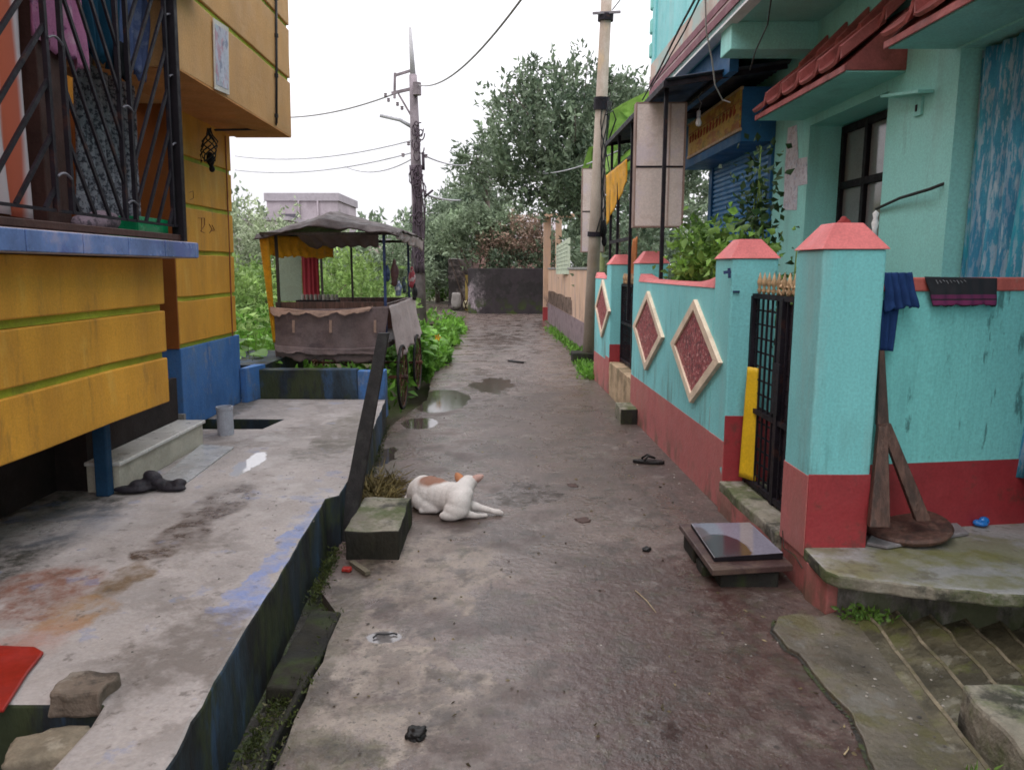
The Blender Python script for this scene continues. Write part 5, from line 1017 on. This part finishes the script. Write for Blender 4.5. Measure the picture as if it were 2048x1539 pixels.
sheet('left_tarp',(cx0,cy1,1.16),(cx0,cy0,1.18),(cx0,cy1,.66),(cx0,cy0,.66),mGTarp,ct,nu=20,nv=8,amp=.01,folds=2)
MB().box(cx0+.02,cx1-.02,cy0+.02,cy0+.05,1.14,1.24).box(cx0+.02,cx1-.02,cy1-.05,cy1-.02,1.12,1.22).box(cx1-.05,cx1-.02,cy0+.051,cy1-.051,1.14,1.22).build('top_rail',mWoodR,ct)
pz=[]
for x,y in((cx0+.06,cy0+.02),(cx1-.03,cy0+.02),(cx0+.06,cy1-.04),(cx1-.03,cy1-.04)): MB().bar((x,y,.75),(x,y,2.0),.028,.028).build('corner_post',mMetBl if x>-2 else mWood,ct)
p=AY(638,480,cy0+.25); MB().bar((p.x,cy1-.04,1.1),(p.x,cy1-.04,2.0),.025).build('middle_post',mWood,ct)
# canopy: sagging patched tarpaulin over a low ridge
V=[];nu,nv=48,40; x0,x1,y0,y1=-2.74,-1.20,7.95,10.35
for j in range(nv+1):
    y=y0+(y1-y0)*j/nv
    for i in range(nu+1):
        u=i/nu; x=x0+(x1-x0)*u; ph=1-abs(u-.44)/(.44 if u<.44 else .56)
        e=min(1,min(j,nv-j)/7); z=1.975+.26*max(0,ph)**1.0*(.45+.55*min(1,j/14))+.02*noise.noise(Vector((x*5,y*5,0)))+.008*noise.noise(Vector((x*14,y*9,2)))-.03*(1-e)+.05*u
        if j<=1: z-=.035+.025*noise.noise(Vector((x*4,0,7)))
        if u>.93: z-=.02*(u-.93)/.07
        V.append((x,y,z))
canopy=link_mesh('canopy',[Vector(v) for v in V],[(j*(nu+1)+i,j*(nu+1)+i+1,(j+1)*(nu+1)+i+1,(j+1)*(nu+1)+i) for j in range(nv) for i in range(nu)],mCanopy,ct,smooth=True,solid=.012)
sheet('canopy_flap',(-2.3,8.0,1.97),(-1.42,8.0,1.98),(-2.22,8.25,1.83),(-1.45,8.2,1.84),mat('brown_flap_cloth',(.12,.09,.085),.8,.2,4,.2),ct,nu=40,nv=8,amp=.012,folds=6,rag=.04,seed=2)
sheet('canopy_side_flap',(-1.22,8.0,1.99),(-1.21,10.3,2.0),(-1.24,8.1,1.92),(-1.23,10.3,1.86),mPTarp,ct,nu=40,nv=6,amp=.016,folds=5,rag=.04,seed=6)
MB().box(-2.68,-1.26,8.0,8.03,1.955,1.985).box(-2.68,-1.26,10.25,10.28,1.95,1.985).box(-2.68,-2.65,8.031,10.249,1.955,1.985).box(-1.29,-1.26,8.031,10.249,1.955,1.985).build('canopy_frame',mWood,ct)
sheet('yellow_valance',(-2.69,8.05,1.96),(-2.12,8.9,1.955),(-2.66,8.06,1.74),(-2.12,8.9,1.72),mYTarp,ct,nu=40,nv=10,amp=.018,folds=8,rag=.03,seed=3)
sheet('yellow_side_cloth',(-2.70,8.04,1.94),(-2.60,8.06,1.94),(-2.61,8.06,.80),(-2.60,8.12,.80),mYTarp,ct,nu=8,nv=30,amp=.01,folds=1)
MB().box(-2.60,-2.25,10.02,10.05,1.22,1.80).build('mint_panel',mat('mint_board',(.28,.36,.29),.6,.12,3,.1,30,[((.20,.24,.19),3,.5,.7,.5)]),ct,bevel=.004) if False else None
q=lambda u,v: AY(u,v,9.2)
MB().box(q(552,550).x,q(603,550).x,9.2,9.215,q(600,602).z,q(600,500).z).build('mint_panel',mat('mint_board',(.26,.33,.27),.6,.12,3,.1,30,[((.20,.24,.19),3,.5,.7,.5)]),ct,bevel=.003)
sheet('red_curtain',(q(603,500).x,9.18,q(0,500).z),(q(637,500).x,9.18,q(0,502).z),(q(603,500).x,9.18,q(0,602).z),(q(637,500).x,9.18,q(0,602).z),mat('red_cart_cloth',(.30,.03,.045),.8,.12,4,.2),ct,nu=16,nv=12,amp=.012,folds=4)
b=MB()
for k in range(9): b.lathe([(.0,0),(.022,.0),(.022,.06),(.0,.065)],(-2.50+.05*k,8.9,1.235),8)
b.build('jar_row',mat('pale_jar_caps',(.3,.29,.26),.6,island=.4),ct)
MB().box(-2.56,-2.08,8.8,9.0,1.17,1.233).build('shelf',mMetB2,ct)
# under-frame, wheels
MB().bar((cx0+.1,8.4,.70),(cx1-.1,8.4,.70),.05).bar((cx0+.1,9.8,.70),(cx1-.1,9.8,.70),.05).bar((cx0+.2,8.2,.68),(cx0+.2,10,.68),.04).bar((cx1-.2,8.2,.68),(cx1-.2,10,.68),.04).bar((-1.9,8.3,.66),(-1.5,9.0,.4),.02).bar((-2.2,8.3,.66),(-1.9,8.9,.4),.02).bar((-1.6,8.2,.5),(-1.6,8.25,.1),.05).build('under_frame',mWood,ct)
def wheel(x,y,r):
    w=MB().torus((x,y,r),r-.016,.016,40,10).build('wheel',mRub,ct,smooth=True)
    MB().torus((x,y,r),r-.038,.008,36,6).build('rim',mRust,w,smooth=True)
    b=MB()
    for k in range(18):
        a=k/18*math.tau; b.bar((x+.02*(-1)**k,y+.02*math.cos(a),r+.02*math.sin(a)),(x,y+(r-.05)*math.cos(a+.2),r+(r-.05)*math.sin(a+.2)),.006)
    b.build('spokes',mRust,w); MB().lathe([(.0,-.07),(.028,-.06),(.028,.06),(.0,.07)],(x,y,r),10,'x').build('hub',mRust,w)
for x,y in((-1.255,8.40),(-1.255,9.75),(-2.62,8.55),(-2.62,9.85)): wheel(x,y,.375)
MB().bar((-2.6,8.5,.36),(-1.26,8.40,.375),.03).build('axle',mRust,ct); MB().bar((-2.6,9.85,.36),(-1.26,9.75,.375),.03).build('axle',mRust,ct)
# goods hanging at the cart's corner
def hang(u,v0,v1,y,w,m,label,seed,name='hanging_packet'):
    a=AY(u,v0,y); c=AY(u,v1,y); b=lump(name,[(a.lerp(c,.15),(w*.5,.03,abs(a.z-c.z)*.22)),(a.lerp(c,.5),(w,.04,abs(a.z-c.z)*.35)),(a.lerp(c,.85),(w*.8,.035,abs(a.z-c.z)*.2))],m,voxel=.012,smooth=2); wobble(b,.012,20); tag(b,label,'packet'); return b
hang(789,518,570,8.35,.05,mat('brown_bag',(.10,.05,.05),.6,.2,9),'brown bag hanging highest at the cart\'s right front post',1)
hang(775,530,562,8.2,.035,mat('navy_bag',(.03,.05,.10),.6,.2,9),'dark blue packet hanging against the cart\'s right front post',2)
hang(797,562,592,8.5,.045,mat('striped_packet',(.16,.2,.3),.5,.3,30,0,60,[((.55,.55,.6),20,.5,.56,.8)]),'blue and white striped packet below the brown bag',3)
hang(808,555,585,8.8,.03,mat('dark_green_packet',(.04,.06,.07),.5,.3,20),'dark packet beside the striped packet on the cart',4)
hang(824,535,575,9.9,.05,mat('red_white_packet',(.45,.08,.10),.5,.2,20,0,60,[((.6,.55,.55),16,.55,.6,.8)]),'red and white packet hanging at the cart\'s far right post',5)
hang(829,566,600,9.9,.04,mat('black_packet',(.02,.02,.02),.5,.2,20),'black packet below the red and white packet',6)
# ================================================================ DOG
dg=thing('dog','white dog with a brown patch curled asleep on the wet lane, facing away','dog',(-.42,4.65,0))
mDog=mat('white_dog_fur',(.66,.61,.58),.9,.05,9,.35,90,[((.42,.37,.35),5,.55,.8,.4),((.34,.29,.27),7,.46,.7,.6,(.0,.09))],.15,stretch=(1,1,1),blobs=[((-.52,4.775,.205),(.125,.075,.075),(.27,.13,.085),.95,.8,.02)])  # grey low on the body paints shading into the fur
D=lambda u,v,Y: AY(u,v,Y)
def E(u,v,Y,rx,ry,rz,rot=None): c=D(u,v,Y); return (tuple(c),(rx,ry,rz)) if rot is None else (tuple(c),(rx,ry,rz),rot)
B_=[]
# rump, loin, ribcage: a thick curve lying on its belly, back to the viewer
for (x,y,z,rx,ry,rz_v) in ((-.635,4.86,.095,.082,.105,.10),(-.60,4.84,.11,.10,.118,.112),(-.55,4.80,.115,.105,.112,.114),(-.50,4.77,.113,.10,.105,.112),(-.45,4.74,.108,.10,.10,.106),(-.40,4.71,.108,.10,.10,.106),(-.36,4.68,.11,.097,.10,.108)): B_.append(((x,y,z),(rx,ry,rz_v)))
# haunch: thigh folded along the flank, hock and hind foot on the ground
B_+=[((-.585,4.745,.075),(.085,.05,.070)),((-.54,4.715,.05),(.07,.042,.046))]+capsule((-.50,4.69,.035),(-.60,4.70,.022),.028,.018,6)
# shoulder and upper arm nearest the viewer
B_+=[((-.345,4.62,.10),(.085,.085,.092)),((-.36,4.585,.065),(.085,.06,.062)),((-.395,4.565,.035),(.075,.04,.034)),((-.32,4.66,.145),(.07,.08,.06))]
# neck laid low, skull between the ears, muzzle pointing away
B_+=capsule((-.335,4.69,.14),(-.305,4.81,.165),.075,.060,7)
B_+=[((-.297,4.865,.165),(.064,.062,.052)),((-.30,4.91,.150),(.052,.05,.044))]+capsule((-.302,4.94,.135),(-.305,5.03,.10),.036,.026,5)
# forelegs: one stretched out to the right, one folded under it
B_+=capsule((-.32,4.67,.075),(-.235,4.685,.055),.042,.030,6)+capsule((-.235,4.685,.055),(-.125,4.675,.028),.026,.020,7)+[((-.098,4.672,.023),(.034,.022,.021)),((-.072,4.670,.017),(.018,.019,.014))]
B_+=capsule((-.33,4.60,.045),(-.235,4.60,.022),.032,.020,5)+capsule((-.235,4.60,.022),(-.17,4.625,.017),.018,.015,5)
B_+=capsule((-.715,4.88,.06),(-.735,4.80,.026),.020,.016,5)+capsule((-.735,4.80,.026),(-.69,4.73,.016),.016,.011,5)
body=lump('body',B_,mDog,dg,voxel=.007,smooth=5,fac=.5)
mEar=mat('orange_ear_fur',(.50,.22,.11),.85,.1,9,.3,120); mEar2=mat('pink_ear_fur',(.60,.38,.33),.85,.1,9,.3,120)
def ear(base,tip,w,m,name='ear'):
    a=Vector(base);t=Vector(tip);d=(t-a); s=d.cross(Vector((0,1,0))).normalized()*w; V=[]
    n=8
    for i in range(n+1):
        f=i/n; ww=w*(math.sin(math.pi*min(1,(1-f)*.62+.0))**.7); c=a+d*f; s_=s.normalized()*ww
        V+= [c-s_,c+Vector((0,-.012*(1-f),0)),c+s_]
    link_mesh(name,V,[(3*i+k,3*i+k+1,3*i+k+4,3*i+k+3) for i in range(n) for k in range(2)],m,dg,smooth=True,solid=.006)
ear((-.350,4.865,.185),(-.383,4.88,.232),.030,mEar)
ear((-.255,4.855,.19),(-.190,4.85,.222),.028,mEar2)
lump('nose',[((-.306,5.055,.09),(.014,.012,.012))],mMetB2,dg,voxel=.004)
# ================================================================ VEGETATION
tree('large_tree','tall dark green leafy tree rising over the peach wall',(2.2,19.5,-.3),3.0,[((.8,18.5,4.7),(1.35,1.6,1.45)),((1.5,19,5.5),(1.1,1.3,1.1)),((.1,18.8,4.6),(.9,1.2,1.3)),((2.3,19.5,4.8),(1.4,1.6,1.35)),((.5,19,3.5),(1.35,1.3,.75)),((1.9,18.5,3.6),(1.2,1.2,.9)),((.45,19,5.9),(.4,.6,.75)),((3.3,20,5.0),(1.2,1.3,1.1)),((2.4,19,5.7),(.45,.5,.7))],lTree,1,nclump=680,cr=.19,nleaf=24,L=.15,tr=.17,up=.75,elong=1.35,shell=.35)
tree('leafy_tree','paler spreading tree behind the concrete pole, above the canopy',(3.8,24,-.3),3.6,[((3.6,24,5.8),(1.7,1.6,1.2)),((5.0,24,5.4),(1.6,1.6,1.4)),((4.2,23.5,4.2),(1.8,1.5,1.1)),((2.6,24,4.6),(1.2,1.2,1.0))],lTree2,2,nclump=420,cr=.3,nleaf=24,L=.19,up=.3)
tree('small_tree','bushy green tree behind the far pole where the lane bends left',(-3.6,36,-.3),1.6,[((-3.2,36,3.1),(1.6,1.6,1.5)),((-2.2,36.5,3.9),(1.3,1.3,1.3)),((-4.0,35,2.0),(1.5,1.4,1.4)),((-2.5,34.5,2.1),(1.5,1.3,1.5)),((-1.5,37,4.3),(.9,1,.9))],lTree2,3,nclump=520,cr=.32,nleaf=24,L=.22,up=.6)
tree('small_tree','slender distant tree with upright sprigs left of the lilac tower',(-1.9,42,-.3),3.2,[((-2.0,42,4.6),(1.1,1.2,1.3)),((-3.3,43,4.6),(.9,1,1.2)),((-1.0,42,5.0),(.9,.9,.8))],lTree2,4,nclump=200,cr=.32,nleaf=20,L=.24,up=.9,elong=1.5)
tree('palm_like_tree','flat-topped feathery tree edge reaching out left of the big crown',(-1.0,29.5,-.3),4.6,[((-1.6,29.5,5.7),(.6,.6,.18)),((-1.45,29.5,5.15),(.8,.6,.16)),((-1.0,29.5,6.2),(.6,.6,.16)),((-1.5,29.5,4.6),(.6,.6,.15))],lTree,5,nclump=70,cr=.24,nleaf=26,L=.24,up=-.1,Wr=.3)
def bush(name,label,lobes,m,seed,nclump,cr,L,nleaf=22,up=.2,group='bushes beyond the lane',kind=None,stems=True,Wr=.5,shell=.4):
    rng=np.random.default_rng(seed); c=np.mean([l[0] for l in lobes],0); t=thing(name,label,'bush',(float(c[0]),float(c[1]),0),group)
    rd=random.Random(seed); b=MB()
    for l in lobes:
        for _ in range(4):
            e=Vector(l[0])+Vector((rd.uniform(-.7,.7)*l[1][0],rd.uniform(-.5,.5)*l[1][1],rd.uniform(0,.8)*l[1][2])); s=Vector((c[0]+rd.uniform(-.5,.5)*l[1][0],l[0][1],0)); b.tube([s,s.lerp(e,.5)+Vector((rd.uniform(-.1,.1),0,.1)),e],.025,5,.008)
    b.build('stems',mat('bush_stem',(.13,.09,.07),.9,.3,6),t,smooth=True); v,f=clumps(rng,lobes,nclump,cr,nleaf,L,Wr,up,shell); leaf_mesh('foliage',v,f,m,t); return t
bush('flowering_bush','grey green bush spilling over the left end of the black wall',[((-1.5,29,2.9),(1.4,1,.85)),((-2.3,29.5,2.9),(.9,.9,.7)),((-.4,29,3.2),(1.1,1,.7))],lBush,11,260,.28,.16)
bush('bougainvillea','pinkish brown twiggy bougainvillea hanging over the black wall',[((.2,28.3,2.7),(1.2,.8,.7)),((.9,28.3,2.4),(.7,.8,.8)),((-.7,28.5,2.5),(.8,.7,.6))],lPink,12,190,.26,.13)
bush('green_bush','low green bush growing just behind the black wall top',[((.3,28,1.8),(1.2,.6,.5)),((-.5,28.2,1.8),(.9,.6,.4)),((1.4,27.6,1.9),(.6,.6,.8))],lTree,13,130,.2,.14)
bush('hedge_bush','dark green bush behind the peach wall near the notice board',[((2.1,20,1.9),(.8,1.6,.9)),((2.0,17,1.9),(.6,1.5,.8)),((2.4,14.5,1.9),(.6,1.2,1.0))],lTree,14,180,.24,.14)
bush('far_hedge','dark shrubs at the outside of the lane bend',[((-4.2,41,1.5),(1.8,1,1.3)),((-2.9,40,1.3),(1.4,1,1.2)),((-6.5,42,1.4),(2,1,1.2))],lTree,15,260,.35,.2)
bush('roadside_grass_clump','bright grass bank at the outside of the lane bend',[((-4,37.8,.5),(1.6,.7,.5)),((-2.8,37.6,.5),(.9,.7,.5))],lBright,16,150,.25,.2,up=.8,Wr=.25)
bush('pale_thicket','tall pale green thicket behind the cart on the left',[((-12.5,33,2.3),(1.8,1.5,2.2)),((-10.2,32,1.9),(1.4,1.3,1.9)),((-15,35,2.6),(2,1.5,2.4)),((-8.0,33,1.6),(1.2,1.2,1.6))],leafmat('pale_thicket_leaf',(.36,.42,.27),(.17,.22,.13),.25,.6),17,640,.4,.2)
bush('pale_thicket','greyish thicket seen between the cart posts on the right',[((-5.6,30,1.6),(1.1,1,1.7)),((-4.4,31,1.5),(1.0,1,1.6)),((-6.8,31,1.2),(1.0,1,1.3))],lBush,18,330,.34,.17)
bush('far_treeline','tree line closing the view behind the left field',[((-28,70,3),(9,4,4)),((-12,75,2.5),(9,4,3.2)),((4,70,3),(9,4,4)),((16,60,3),(8,4,5))],lTree2,19,500,1.2,.7,up=.4)
bush('bright_bush','bright green mound of weeds seen through the cart between its posts',[((-3.6,16,.9),(1.3,1.2,.85)),((-5.2,17,.8),(1.3,1.2,.8)),((-4.3,19,.9),(.8,1,.8))],lWeed,24,420,.2,.12,up=.5)
bush('bright_bush','bright green mound of weeds between the house corner and the cart',[((-6.3,15,.9),(1.2,1.5,.9)),((-7.8,17,1.0),(1.5,1.5,1.0))],lWeed,25,330,.2,.12,up=.5)
# weeds over the field: nobody could count them
def weeds(name,n,region,h,L,m,seed,Wr=.5,bump=1.0):
    rng=np.random.default_rng(seed); x0,x1,y0,y1=region; C=[];D=[]
    k=n; X=rng.uniform(x0,x1,k); Y=y0+(y1-y0)*rng.random(k)**1.5
    hh=np.array([h*(.55+bump*.65*(noise.noise(Vector((x*.55,y*.4,seed)))+.4)+.25*noise.noise(Vector((x*2.3,y*1.7,seed)))) for x,y in zip(X,Y)])
    Z=hh*(1-.75*rng.random(k)**2.0)
    return X,Y,Z,rng
def weedmesh(name,n,regs,h,L,m,seed,Wr=.55,bump=1.0,keep=None,up=.4):
    VV=[];FF=[];off=0
    for r in regs:
        X,Y,Z,rng=weeds(name,int(n*r[4]),r[:4],h*r[5],L,m,seed,Wr,bump); seed+=1
        if keep is not None:
            k=np.array([keep(x,y,z) for x,y,z in zip(X,Y,Z)]); X,Y,Z=X[k],Y[k],Z[k]
        C=np.stack([X,Y,Z-.1],1); D=rng.normal(size=C.shape)+np.array([0,0,up]); Ls=L*(.5+rng.random(len(C)))*(1+.03*np.maximum(0,Y-12)); v,f=leaf_arrays(C,D,Ls,Ls*Wr,rng); VV.append(v);FF.append(f+off);off+=len(v)
    return leaf_mesh(name,np.concatenate(VV),np.concatenate(FF),m,None,None,None,None,'stuff')
def keepf(x,y,z):
    if x>-1.30-max(0,(y-9))*.035+.04*math.sin(y*3): return False
    if -2.75<x<-1.15 and 7.9<y<10.4: return z<.45
    if y>12.5 and x>-4.6 and z>.30+.0*x: return False
    if y>25.2: return False
    return True
weedmesh('weeds',26000,[(-11,-1.2,7.6,25,1,1.0)],.85,.12,lBright,21,keep=keepf)
weedmesh('weeds',15000,[(-16,-1.3,10,33,1,1.15)],1.0,.11,lWeed,31,keep=lambda x,y,z: keepf(x,y,z) if y<25.2 else x<-3-(y-25)*1.2)
weedmesh('weeds',15000,[(-1.85,-1.0,10.6,21,1,.95)],.62,.11,lBright,41,bump=.5,keep=lambda x,y,z: x<-1.22-.02*(y-10.6)+.1*math.sin(y*2.1)-(.9-z)*-.12 and (y<12.8 or z<.30))
weedmesh('tall_grass',8000,[(-7,-2.7,7.6,12,1,.8)],.8,.26,lBright,51,Wr=.09,up=2.2,keep=keepf)
def bigleaf_plant(name,label,c,n,h,L,m,seed,group):
    rng=np.random.default_rng(seed); t=thing(name,label,'plant',c,group); b=MB(); C=[];D=[]
    for k in range(n):
        a=rng.uniform(0,6.28); r=rng.uniform(.05,.38); z=h*rng.uniform(.35,1); e=Vector(c)+Vector((r*math.cos(a),r*math.sin(a),z)); b.tube([Vector(c),Vector(c).lerp(e,.6)+Vector((0,0,.08)),e],.006,5,.003); C.append(tuple(e)); D.append((math.cos(a),math.sin(a),rng.uniform(-.5,.3)))
    b.build('stems',mat('green_stem',(.14,.22,.05),.7),t); C=np.array(C);D=np.array(D)
    vs=[];fs=[]
    for c_,d_ in zip(C,D):
        d_=d_/np.linalg.norm(d_); s=np.cross(d_,[0,0,1.0]); s/=np.linalg.norm(s)+1e-9; u=np.cross(s,d_); l=L*rng.uniform(.7,1.2); base=len(vs); tilt=rng.uniform(-.3,.3)
        ring=[(0,0),(.12,.42),(.45,.5),(.8,.3),(1,0),(.8,-.3),(.45,-.5),(.12,-.42)]; vs.append(c_+d_*l*.45-u*l*.04)
        for (p_,q_) in ring: vs.append(c_+d_*l*p_+s*l*q_+u*l*(.10*abs(q_)*2+tilt*q_-.25*max(0,p_-.6)))
        fs+=[(base,base+1+i,base+1+(i+1)%8) for i in range(8)]
    leaf_mesh('leaves',np.array(vs),np.array(fs),m,t); return t
rd=random.Random(77)
for k in range(9):
    y=10.8+k*.45; x=-1.48-.03*(y-10.7)-rd.uniform(0,.25)
    lab=['leafy gourd plant at the lane edge nearest the cart wheel','broad-leaved plant just past the cart wheel','broad-leaved plant beside the yellow flower','plant leaning over the lane past the yellow flower'][k] if k<4 else ['fifth','sixth','seventh','eighth','ninth','tenth','eleventh','twelfth','thirteenth','fourteenth','fifteenth','last'][k-4]+' broad-leaved plant from the cart along the left lane edge'
    bigleaf_plant('gourd_plant',lab,(x,y,0),34,rd.uniform(.6,.8)*(1-.055*k),.17,lBright,100+k,'broad-leaved plants along the left lane edge')
for k,(x,y) in enumerate(((-2.95,7.95),(-3.3,8.2),(-3.7,8.0),(-3.1,8.7),(-4.2,8.4),(-3.6,9.2))): bigleaf_plant('gourd_plant',['broad-leaved weed nearest the blue parapet by the house corner','broad-leaved weed just behind the blue garden wall','broad-leaved weed leaning on the garden wall farther left','broad-leaved weed touching the cart under its yellow cloth','leftmost broad-leaved weed beside the house corner','farthest broad-leaved weed left of the cart'][k],(x,y,0),36,rd.uniform(.7,1.05),.17,lBright,140+k,'broad-leaved weeds left of the cart')
c=AY(876,674,11.6); t=thing('yellow_flower','single orange yellow flower among the lane-edge leaves','flower',tuple(c)); b=MB()
for k in range(5):
    a=k/5*math.tau; b.add([c,c+Vector((.035*math.cos(a-.5),-.02,.035*math.sin(a-.5))),c+Vector((.06*math.cos(a),-.03,.06*math.sin(a))),c+Vector((.035*math.cos(a+.5),-.02,.035*math.sin(a+.5)))],[(0,1,2,3)])
b.build('petals',mat('yellow_petal',(.8,.45,.02),.6,.1,5,trans=.3),t,solid=.002); MB().tube([c,c+Vector((0,.05,-.3))],.005,5).build('stem',mat('green_stem',(.14,.22,.05)),t)
# plants behind the teal wall
def potted(name,label,c,h,w,n,m,seed,L=.06,z0=.3):
    rng=np.random.default_rng(seed); rd=random.Random(seed); t=thing(name,label,'plant',c,'plants growing over the teal wall'); b=MB(); P=[];D=[]
    for s in range(7):
        top=Vector(c)+Vector((rd.uniform(-1,1)*w[0],rd.uniform(-1,1)*w[1],h*rd.uniform(.6,1))); mid=Vector(c).lerp(top,.5)+Vector((rd.uniform(-.08,.08),rd.uniform(-.08,.08),.05)); pts=[Vector(c),mid,top]; b.tube(pts,.009,6,.004)
        for q in range(n//7):
            f=rd.uniform(.25,1); p=(mid.lerp(top,(f-.5)*2) if f>.5 else Vector(c).lerp(mid,f*2)); P.append(tuple(p+Vector(rng.normal(size=3)*[.085,.12,.07]))); D.append(rng.normal(size=3)+np.array([0,0,.2]))
    b.build('stems',mat('green_stem',(.14,.22,.05)),t,smooth=True); P=np.array(P);D=np.array(D); P[:,0]=np.where(P[:,2]<1.56,np.maximum(P[:,0],1.76+KR*P[:,1]),P[:,0]); Ls=L*(.6+.8*rng.random(len(P))); v,f=leaf_arrays(P,D,Ls,Ls*.6,rng); leaf_mesh('leaves',v,f,m,t)
potted('garden_shrub','leafy green shrub at the middle of the diamond panel wall',tuple(fR(1.86,6.0,.6)),1.32,(.14,.35),2200,lVine,61,.085)
potted('garden_shrub','leafy yellowish shrub spilling over the wall next to the second pillar',tuple(fR(1.88,5.5,.6)),1.22,(.14,.25),2000,lVine,62,.08)
potted('garden_shrub','taller airy shrub beside the blank sign board',tuple(fR(1.84,6.7,.6)),1.45,(.10,.3),1400,lVine,63,.08)
potted('garden_shrub','low shrub with small leaves at the far end of the diamond panels',tuple(fR(1.82,7.25,.6)),1.15,(.1,.25),700,lVine,64,.06)
potted('climbing_vine','dark creeper climbing in a column before the blue shutter',tuple(fR(2.18,6.1,1.2)),1.45,(.015,.03),380,lVineD,65,.07)
potted('climbing_vine','thin creeper with few leaves by the second gate pillar',tuple(fR(1.95,4.72,.9)),.85,(.02,.03),150,lVineD,66,.045)
MB()
o=MB().tube([fR(1.83,7.0,1.2),fR(1.83,7.0,1.95)],.016,8).build('white_stake',mWhite,smooth=True); tag(o,'thin white stake standing in the shrubs','stake')
# banana leaves by the pole
t=thing('banana_plant','banana plant with broad yellow green leaves behind the canopy','plant',(1.9,14.5,0)); 
MB().tube([(1.75,14.5,-.2),(1.72,14.5,3.0)],.09,10,.05).build('trunk',mat('banana_stem',(.25,.28,.12),.8),t,smooth=True)
for pts,w in(([(1.72,14.5,2.9),(1.75,14.2,3.9),(1.95,14.0,4.45),(2.5,13.9,4.75)],.30),([(1.72,14.5,2.9),(1.65,14.3,3.7),(1.5,14.2,3.85),(1.28,14.1,3.3)],.2),([(1.72,14.5,2.9),(2.0,14.4,3.5),(2.3,14.3,3.8),(2.7,14.2,3.5)],.25),([(1.72,14.5,2.9),(1.8,14.1,3.5),(1.75,13.8,3.7),(1.7,13.5,3.3)],.2)):
    P=[Vector(p) for p in pts]; n=26; V=[]
    for i in range(n+1):
        s=i/n*3; k=min(2,int(s)); c=P[k].lerp(P[k+1],s-k); d=(P[k+1]-P[k]).normalized(); sd=d.cross(Vector((0,.4,1))).normalized(); ww=w*max(0,math.sin(math.pi*min(1,i/n*.93+.05)))**.6*(.9+.2*noise.noise(Vector((i*.9,w,0))))*(0 if i<5 else 1); V+=[c-sd*ww-Vector((0,0,ww*.35)),c,c+sd*ww-Vector((0,0,ww*.35))]
    link_mesh('leaf',V,[(3*i+k,3*i+k+1,3*i+k+4,3*i+k+3) for i in range(n) for k in range(2)],lBan,t,smooth=True)
